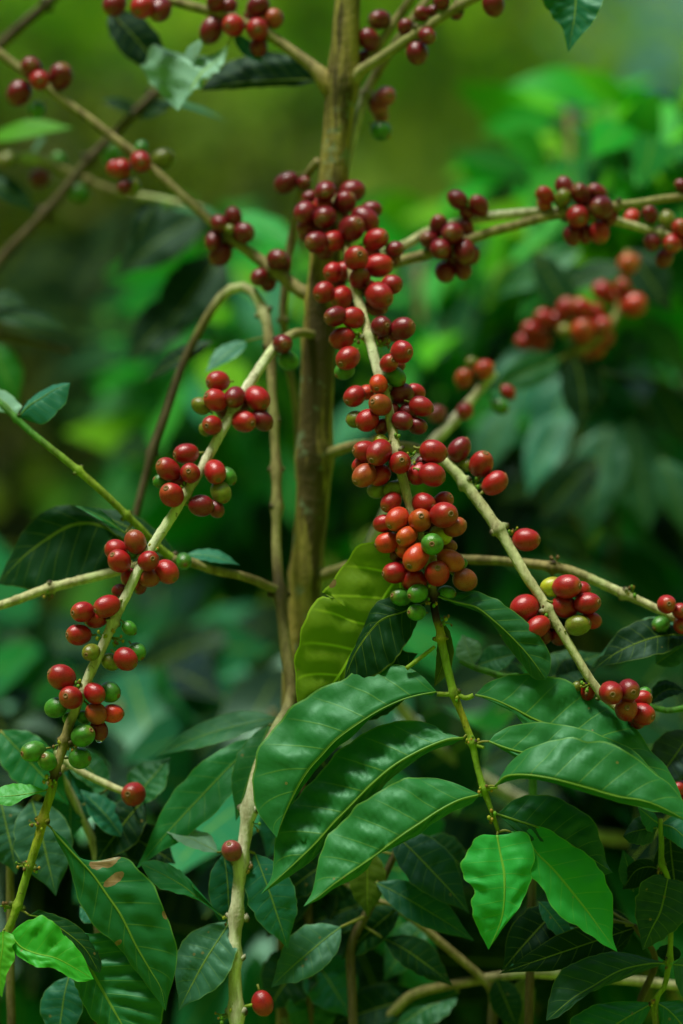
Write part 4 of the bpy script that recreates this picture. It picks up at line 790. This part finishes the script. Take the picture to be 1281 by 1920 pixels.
# bright tall bush top right, and companions, each with its own crown mesh
def crown_leaves(mb, rng, cx, cy, cz, rx, ry, rz, count, L, colors, face=0.5, hollow=0.35):
    for _ in range(count):
        while True:
            v = Vector((rng.uniform(-1, 1), rng.uniform(-1, 1), rng.uniform(-1, 1)))
            if hollow < v.length < 1: break
        p = Vector((cx + v.x * rx, cy + v.y * ry, cz + v.z * rz))
        d = Vector((v.x * 0.9 + rng.uniform(-.5, .5), v.y * 0.7 + rng.uniform(-.6, .3), rng.uniform(-1.1, 0.25))).normalized()
        l = L * rng.uniform(0.7, 1.2)
        c = rng.choice(colors); k = rng.uniform(0.7, 1.3); c = tuple(x * k for x in c)
        pleaf(None, p, p + d * l, l * 0.42, c, rng.uniform(0, 0.8), rng.uniform(0.02, 0.14), into=mb, n=5, m=1, ruffle=0.0, bow=0.12)
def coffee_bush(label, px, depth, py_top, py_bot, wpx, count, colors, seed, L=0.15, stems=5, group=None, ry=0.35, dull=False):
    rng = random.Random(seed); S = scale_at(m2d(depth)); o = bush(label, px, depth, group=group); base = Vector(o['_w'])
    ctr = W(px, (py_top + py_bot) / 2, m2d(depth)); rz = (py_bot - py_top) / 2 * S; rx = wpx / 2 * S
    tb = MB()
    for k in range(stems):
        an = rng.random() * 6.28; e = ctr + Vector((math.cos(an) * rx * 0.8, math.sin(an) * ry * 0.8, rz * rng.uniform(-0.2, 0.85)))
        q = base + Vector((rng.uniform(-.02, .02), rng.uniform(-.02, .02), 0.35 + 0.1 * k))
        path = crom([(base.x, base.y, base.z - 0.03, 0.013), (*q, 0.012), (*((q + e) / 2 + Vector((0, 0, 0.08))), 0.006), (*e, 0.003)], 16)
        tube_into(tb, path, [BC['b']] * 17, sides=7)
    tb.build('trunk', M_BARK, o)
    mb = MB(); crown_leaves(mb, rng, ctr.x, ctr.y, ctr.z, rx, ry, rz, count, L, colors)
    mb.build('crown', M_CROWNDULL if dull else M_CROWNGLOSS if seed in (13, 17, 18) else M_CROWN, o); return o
g_br = [(0.09, 0.48, 0.02), (0.02, 0.38, 0.03), (0.18, 0.52, 0.02), (0.05, 0.42, 0.05), (0.01, 0.14, 0.02), (0.008, 0.05, 0.01)]
g_md = [(0.012, 0.22, 0.03), (0.03, 0.32, 0.04), (0.010, 0.09, 0.03), (0.02, 0.20, 0.04), (0.006, 0.045, 0.016), (0.02, 0.20, 0.09), (0.07, 0.32, 0.015)]
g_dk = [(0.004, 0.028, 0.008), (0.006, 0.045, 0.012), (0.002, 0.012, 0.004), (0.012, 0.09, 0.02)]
g_tl = [(0.016, 0.17, 0.065), (0.03, 0.21, 0.11), (0.006, 0.04, 0.02), (0.003, 0.018, 0.007), (0.012, 0.17, 0.035)]
coffee_bush('bright green coffee bush filling the upper right behind the berries', 1150, 0.78, 200, 600, 440, 420, g_br, 11, L=0.09)
coffee_bush('green coffee bush right of the trunk, below the upper right twig', 830, 1.0, 400, 900, 400, 330, g_br + g_md, 12, L=0.10)
coffee_bush('dim coffee bush with blue green leaves at the right, below the blurred bunch', 1120, 0.95, 560, 1250, 620, 300, g_tl + [(0.03, 0.34, 0.04)], 13, L=0.13)
coffee_bush('light green coffee bush directly behind the trunk and the arching sapling', 470, 1.1, 400, 1050, 280, 190, g_br[1:] + g_md, 14, L=0.13)
coffee_bush('coffee bush left of the arching sapling, shade put into its near-black leaf colour', 300, 1.7, 395, 720, 260, 130, [(0.003, 0.016, 0.004), (0.004, 0.022, 0.005)], 15, dull=True)  # near-black leaves paint the shade among the foliage
coffee_bush('olive coffee bush at the left, leaves coloured dark as shade, filling the gap above the green shoot', 90, 2.4, 480, 1130, 560, 240, [(0.016, 0.022, 0.003), (0.008, 0.014, 0.003), (0.035, 0.05, 0.004)], 25, dull=True)  # added to darken the gap; the shade is in the leaf colour
coffee_bush('yellow green low bush behind the long left twig', 245, 1.6, 820, 1120, 120, 60, [(0.06, 0.22, 0.01), (0.03, 0.15, 0.01), (0.015, 0.08, 0.01)], 16, L=0.11)
coffee_bush('teal green bush below the left twig in the lower left of the picture', 250, 0.75, 1130, 1750, 620, 260, g_tl, 17)
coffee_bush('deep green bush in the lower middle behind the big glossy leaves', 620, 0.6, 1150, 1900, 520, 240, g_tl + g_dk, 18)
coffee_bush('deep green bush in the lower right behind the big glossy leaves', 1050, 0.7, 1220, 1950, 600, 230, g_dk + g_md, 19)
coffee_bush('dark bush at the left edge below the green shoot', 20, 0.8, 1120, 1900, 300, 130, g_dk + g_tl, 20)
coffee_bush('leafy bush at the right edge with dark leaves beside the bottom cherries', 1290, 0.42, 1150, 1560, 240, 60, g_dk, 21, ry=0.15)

# small plants close behind the big leaves
def clump(label, px, depth_px, pts, leaves, name='coffee_plant', col='b', cherry=None):
    bp_ = W(px, 1900, depth_px); bp_.z = 0
    o = thing(name, label, 'coffee plant', bp_)
    s_ = branch(o, pts, name='stem', col=col, end=(bp_.x, bp_.y, -0.03))
    for l in leaves:
        l = ((l[0][0], l[0][1], l[0][2] + 45), (l[1][0], l[1][1], l[1][2] + 45)) + tuple(l[2:])
        qleaf(s_, *l[:3], l[3], l[4], br=s_, n=28, m=6, bend=(l[5] if len(l) > 5 else 0.06), amp=0.07)
    if cherry: cherries(s_, cherry)
    return o
clump('low coffee plant with dark teal leaves right below the big glossy leaves in the middle', 700, 260, [(760, 1560, 200, 6, 'k'), (700, 1690, 230, 8), (660, 1770, 250, 9, 'k')],
      [((735, 1560, 130), (880, 1712, 110), 96, (0.010, 0.07, 0.045), 0.3), ((705, 1655, 130), (890, 1765, 120), 70, (0.010, 0.09, 0.05), 0.35), ((800, 1570, 190), (880, 1640, 190), 70, 'DK', 0.5), ((640, 1738, 90), (508, 1852, 70), 92, 'GR', 0.35), ((690, 1590, 160), (690, 1720, 150), 70, 'OL', 0.1), ((750, 1700, 200), (640, 1800, 220), 70, 'DK', 0.4), ((640, 1600, 190), (520, 1690, 180), 80, 'DK', 0.4), ((720, 1760, 180), (850, 1850, 180), 80, 'DK', 0.6)])
clump('brown twigged coffee plant at the bottom centre, its bare pale twig crossing the corner', 900, 330, [(1300, 1852, 320, 8, 'p'), (1180, 1838, 325, 8.5, 'p'), (1000, 1824, 330, 9), (880, 1840, 335, 9, 'b'), (780, 1862, 340, 10), (740, 1895, 350, 10), (690, 1950, 370, 10), (660, 2020, 380, 10)],
      [((790, 1868, 340), (600, 1930, 300), 90, 'DK', 0.4), ((930, 1835, 250), (970, 1930, 230), 60, 'DK', 0.1), ((990, 1830, 280), (960, 1950, 260), 50, 'OL', 0.1), ((860, 1860, 300), (740, 1930, 290), 80, 'MD', 0.5)])
clump('coffee plant behind the bright young leaves with a dark arched leaf', 1000, 120, [(1190, 1735, 90, 5, 'k'), (1230, 1800, 120, 6), (1200, 1880, 130, 7, 'k')],
      [((1195, 1738, 60), (935, 1826, 30), 66, 'BL', 0.15, 0.10), ((1050, 1700, 110), (940, 1822, 70), 84, 'BL', 0.2, 0.14), ((1010, 1690, 60), (1075, 1775, 50), 46, 'TL', 0.4), ((1130, 1700, 120), (1160, 1800, 110), 80, 'BL', 0.1), ((1080, 1740, 85), (955, 1815, 60), 50, 'TL', 0.6)])
clump('dull coffee plant with a bare twig running down to the bottom centre', 860, 400, [(690, 1685, 300, 7, 'b'), (760, 1712, 310, 8), (830, 1770, 320, 8, 'b'), (900, 1830, 330, 8), (925, 1860, 335, 9)],
      [((700, 1690, 300), (560, 1740, 280), 80, 'DK', 0.3), ((800, 1730, 340), (720, 1840, 340), 80, 'MD', 0.5), ((620, 1640, 300), (560, 1760, 320), 90, 'BL', 0.3)])
clump('small shoot between the middle twig and the lower right twig, one pale upright leaf', 920, 190, [(862, 1240, 170, 4, 'n'), (890, 1252, 165, 6, 'n'), (940, 1268, 160, 6), (985, 1290, 170, 6), (1000, 1500, 190, 8)],
      [((888, 1246, 160), (866, 1190, 175), 50, 'PT', 0.1), ((895, 1248, 160), (975, 1225, 150), 56, 'MD', 0.4), ((900, 1255, 190), (1000, 1280, 200), 64, 'DK', 0.7), ((990, 1300, 190), (1130, 1225, 220), 90, 'DK', 0.5)], name='coffee_shoot', col='n')
clump('coffee plant at the right edge with a large dark leaf arching over a pale one', 1300, 150, [(1215, 1322, 120, 6, 'n'), (1250, 1333, 118, 6), (1330, 1340, 120, 7), (1360, 1500, 150, 9)],
      [((1290, 1192, 120), (1112, 1256, 100), 84, 'BL', 0.45, 0.2), ((1300, 1180, 140), (1120, 1235, 150), 66, 'GR', 0.75, 0.15), ((1230, 1245, 130), (1300, 1200, 130), 56, 'GR', 0.3), ((1220, 1320, 120), (1290, 1300, 110), 56, 'BL', 0.7, 0.3), ((1300, 1370, 110), (1225, 1480, 110), 90, (0.02, 0.04, 0.045), 0.3), ((1040, 1275, 190), (1120, 1255, 190), 66, 'BL', 0.3)], cherry="1274,1478,14,R 1282,1500,14,R")
clump('low plant in the lower left with broad blue green leaves behind the damaged leaf', 60, 170, [(120, 1435, 190, 6, 'b'), (30, 1560, 200, 7), (20, 1750, 200, 8)],
      [((0, 1370, 170), (130, 1510, 150), 92, (0.012, 0.17, 0.04), 0.2), ((0, 1500, 150), (30, 1640, 120), 110, 'GR', 0.3), ((60, 1500, 140), (105, 1680, 100), 110, 'GR', 0.2), ((230, 1570, 160), (150, 1480, 180), 60, 'TL', 0.5), ((130, 1440, 210), (130, 1580, 180), 90, 'TL', 0.3), ((150, 1700, 90), (200, 1720, 70), 50, 'TL', 0.2), ((130, 1830, 80), (110, 1960, 60), 90, 'TL', 0.3), ((230, 1560, 200), (330, 1620, 170), 80, 'BL', 0.3)])
clump('thin coffee plant with a single red cherry at its twig end in the lower left', 250, 260, [(262, 1496, 165, 5, 'b'), (215, 1478, 175, 7, 'p'), (150, 1446, 190, 7), (100, 1420, 210, 7), (180, 1600, 250, 8)],
      [((200, 1480, 200), (120, 1400, 240), 70, 'MD', 0.5), ((250, 1510, 190), (320, 1420, 220), 90, 'MD', 0.5), ((270, 1500, 180), (180, 1620, 170), 90, 'BL', 0.3)], cherry="250,1489,21,R")

clump('dark leafy coffee plant standing against the foot of the trunk, bottom centre left', 590, 320, [(560, 1350, 330, 5, 'k'), (570, 1500, 320, 7), (580, 1750, 320, 8)],
      [((560, 1350, 320), (470, 1460, 300), 90, 'DK', 0.3), ((565, 1380, 310), (650, 1500, 300), 90, 'BL', 0.3), ((570, 1480, 300), (500, 1610, 290), 100, 'TL', 0.3), ((570, 1560, 300), (650, 1690, 290), 100, 'DK', 0.2), ((575, 1620, 300), (500, 1760, 290), 100, 'DK', 0.3), ((575, 1660, 300), (590, 1830, 280), 110, 'BL', 0.2),
       ((580, 1780, 300), (500, 1900, 280), 110, 'DK', 0.3), ((580, 1790, 300), (660, 1910, 280), 110, 'TL', 0.35), ((570, 1420, 305), (570, 1560, 290), 90, 'DK', 0.1), ((580, 1840, 290), (585, 1960, 270), 100, 'MD', 0.2)])
# left side: blurred twigs with a few fruits
lf = bush('slender blurred coffee plant at the upper left, dark twig rising with small leaves', 60, 0.30)
lfb = Vector(lf['_w'])
l1 = branch(lf, [(330, 140, 800, 6, 'b'), (285, 182, 800, 8, 'k'), (240, 225, 800, 9), (160, 310, 810, 9.5), (90, 395, 820, 10), (0, 490, 830, 10), (-60, 600, 840, 11)], nodes=[(285, 182), (170, 300), (80, 410)], end=(lfb.x, lfb.y, 0.2))
qleaf(l1, (262, 212, 800), (188, 188, 790), 34, 'BL', 0.4, br=l1); qleaf(l1, (280, 190, 800), (425, 228, 760), 30, 'TL', 0.8, br=l1); qleaf(l1, (262, 222, 800), (330, 190, 780), 34, 'BL', 0.4, br=l1)
l2 = branch(lf, [(-40, 300, 900, 9, 'b'), (60, 298, 900, 9, 'p'), (120, 320, 900, 8, 'b'), (200, 355, 900, 8), (300, 375, 900, 7, 'p'), (380, 390, 900, 5)], nodes=[(60, 298), (160, 340)])
cherries(l2, "75,334,18,D 210,290,18,G 148,362,18,G 110,300,13,G- 15,300,14,V")
qleaf(l2, (-20, 262, 900), (140, 240, 860), 50, (0.08, 0.33, 0.01), 0.5, mat=M_LEAFDULL); qleaf(l2, (-40, 330, 900), (70, 400, 870), 60, 'DK', 0.5); qleaf(l2, (300, 370, 900), (250, 470, 880), 60, 'BL', 0.4)
qleaf(l2, (60, 300, 920), (90, 255, 880), 40, 'PT', 0.8); qleaf(l2, (320, 385, 900), (440, 430, 880), 46, 'MD', 0.6)
l3 = branch(lf, [(140, -40, 780, 8, 'b'), (90, 5, 780, 9, 'k'), (0, 85, 790, 10), (-60, 150, 800, 10)], nodes=[(88, 8)])
l4 = branch(lf, [(-30, 620, 850, 8, 'k'), (60, 640, 850, 7), (130, 660, 850, 5)])
qleaf(l4, (-20, 590, 850), (130, 620, 830), 60, 'DK', 0.6); qleaf(l4, (-20, 640, 850), (35, 760, 830), 70, (0.02, 0.2, 0.01), 0.2); qleaf(l4, (-30, 560, 900), (60, 580, 880), 50, 'DK', 0.5)
qleaf(st, (462, 640, 400), (385, 698, 360), 48, 'TL', 0.5, br=st, bend=0.03); qleaf(st, (400, 640, 470), (270, 720, 480), 44, 'BL', 0.5)
for (a, b, w_, c, ro) in [((440, 400, 1300), (560, 480, 1200), 80, 'BR', .6), ((380, 400, 1200), (220, 520, 1150), 110, 'BL', .3), ((420, 480, 1200), (300, 640, 1150), 120, 'BL', .2), ((360, 560, 1200), (240, 680, 1150), 100, 'BL', .3)]: qleaf(l2, a, b, w_, c, ro)

# ================================================================== VEGETATION ON THE SLOPE
hc = [(0.21, 0.46, 0.014), (0.27, 0.5, 0.016), (0.13, 0.36, 0.014), (0.36, 0.5, 0.02), (0.08, 0.17, 0.012)]
hd = [(0.07, 0.11, 0.008), (0.03, 0.06, 0.006), (0.13, 0.15, 0.01), (0.015, 0.03, 0.005)]  # darkened leaf colours stand for the low light down the slope
def shrub_proto(cols, seed, name, label, cat, group):
    rng = random.Random(seed); o = thing(name, label, cat, (0, 0, 0), group)
    tb = MB(); path = crom([(0, 0, -0.2, 0.06), (0.03, 0, 0.5, 0.05), (-0.02, 0.03, 1.2, 0.03), (0, 0, 1.7, 0.01)], 8); tube_into(tb, path, [BC['k']] * 9, 7)
    for k in range(5):
        an = k * 1.3; tube_into(tb, crom([(0, 0, 0.5 + 0.15 * k, 0.03), (0.3 * math.cos(an), 0.3 * math.sin(an), 0.9 + 0.15 * k, 0.02), (0.6 * math.cos(an), 0.6 * math.sin(an), 1.1 + 0.15 * k, 0.008)], 5), [BC['k']] * 6, 6)
    tb.build('trunk', M_BARK, o)
    mb = MB()
    for k in range(7):
        an = rng.random() * 6.28; rr = rng.uniform(0.1, 0.5)
        crown_leaves(mb, rng, rr * math.cos(an), rr * math.sin(an), rng.uniform(0.5, 1.5), 0.5, 0.5, 0.42, 75, 0.2, cols, hollow=0.2)
    mb.build('crown', M_CROWN, o); return o
protos = [shrub_proto(hc, 1, 'hillside_shrub', 'yellow green leafy shrub blurred on the slope behind', 'shrub', 'yellow green shrubs on the slope'),
          shrub_proto(hd, 2, 'hillside_shrub', 'olive leafy shrub, shade put into its leaf colour, blurred low on the slope behind', 'shrub', 'shade-coloured olive shrubs on the slope'),
          shrub_proto(hc[:4], 3, 'hillside_shrub', 'yellow green leafy shrub blurred on the slope behind', 'shrub', 'yellow green shrubs on the slope')]
def put(proto, x, y, s, rz, first):
    if first: o = proto
    else:
        o = proto.copy(); sc.collection.objects.link(o)
        for ch in proto.children:
            c = ch.copy(); sc.collection.objects.link(c); c.parent = o
    o.location = (x, y, hill_h(x, y) - 0.05); o.rotation_euler = (0, 0, rz); o.scale = (s, s, s * random.uniform(0.8, 1.1))
rg = random.Random(5); used = set()
spots = []
for k in range(150):
    y = 12.5 + 24 * (k / 150) ** 1.1 + rg.uniform(-0.6, 0.6); x = rg.uniform(-0.19, 0.19) * (y + 2)
    ok = all((x - a) ** 2 + (y - b) ** 2 > (0.55 + 0.03 * y) ** 2 for a, b in spots)
    if ok: spots.append((x, y))
for (x, y) in spots:
    left = x / (y) < -0.035
    pi_ = rg.choice([0, 2])
    fr_ = x / (y + 1.5) > 0.085
    if fr_ and pi_ in used and rg.random() < 0.5: continue
    put(protos[pi_], x, y, (0.4 if fr_ else 1) * rg.uniform(0.7, 1.15) * (1 + y * 0.02), rg.random() * 6.28, pi_ not in used); used.add(pi_)
for (x, y, s_) in ((-1.05, 6.2, 0.62), (-0.55, 6.6, 0.6), (-1.5, 7.2, 0.7), (-0.9, 8.0, 0.6), (-0.25, 7.4, 0.5)):
    put(protos[1], x, y, s_, rg.random() * 6.28, 1 not in used); used.add(1)
# grass and weeds on the ground
gm = MB(); rg = random.Random(9)
for k in range(9000):
    y = 2.0 + 30 * rg.random() ** 1.6; x = rg.uniform(-0.22, 0.22) * (y + 3); z = hill_h(x, y); h = rg.uniform(0.08, 0.3) * (1 + y * 0.03)
    an = rg.random() * 6.28; dx, dy = math.cos(an) * 0.012 * (1 + y * 0.08), math.sin(an) * 0.012; bx, by = rg.uniform(-.1, .1), rg.uniform(-.1, .1)
    c = rg.choice([(0.12, 0.17, 0.012), (0.07, 0.14, 0.012), (0.22, 0.27, 0.02), (0.16, 0.25, 0.012)])
    gm.add([(x - dx, y - dy, z - 0.02), (x + dx, y + dy, z - 0.02), (x + bx * .5 + dx * .7, y + by * .5, z + h * .6), (x + bx * .5 - dx * .7, y + by * .5, z + h * .6), (x + bx, y + by, z + h)], [(0, 1, 2, 3), (3, 2, 4)], col=c)
tag(gm.build('grass', M_CROWN), 'grass and weeds covering the slope', 'grass', kind='stuff')

# ------------------------------------------------------------------ air
hm = bpy.data.materials.new('haze'); hm.use_nodes = True; ht = hm.node_tree; ht.nodes.clear()
pv = ht.nodes.new('ShaderNodeVolumePrincipled'); pv.inputs['Color'].default_value = (0.25, 0.80, 1.0, 1); pv.inputs['Density'].default_value = 0.0005
ho = ht.nodes.new('ShaderNodeOutputMaterial'); ht.links.new(pv.outputs[0], ho.inputs['Volume'])
hb = MB(); x0, x1, y0, y1, z0, z1 = -265, 265, -30, 340, -60, 130
hb.add([(x, y, z) for x in (x0, x1) for y in (y0, y1) for z in (z0, z1)], [(0, 1, 3, 2), (4, 6, 7, 5), (0, 4, 5, 1), (2, 3, 7, 6), (0, 2, 6, 4), (1, 5, 7, 3)])
tag(hb.build('haze', hm, smooth=False), 'thin bluish haze over the far mountain', 'haze', kind='stuff')

for o in sc.objects:
    if '_w' in o: del o['_w']
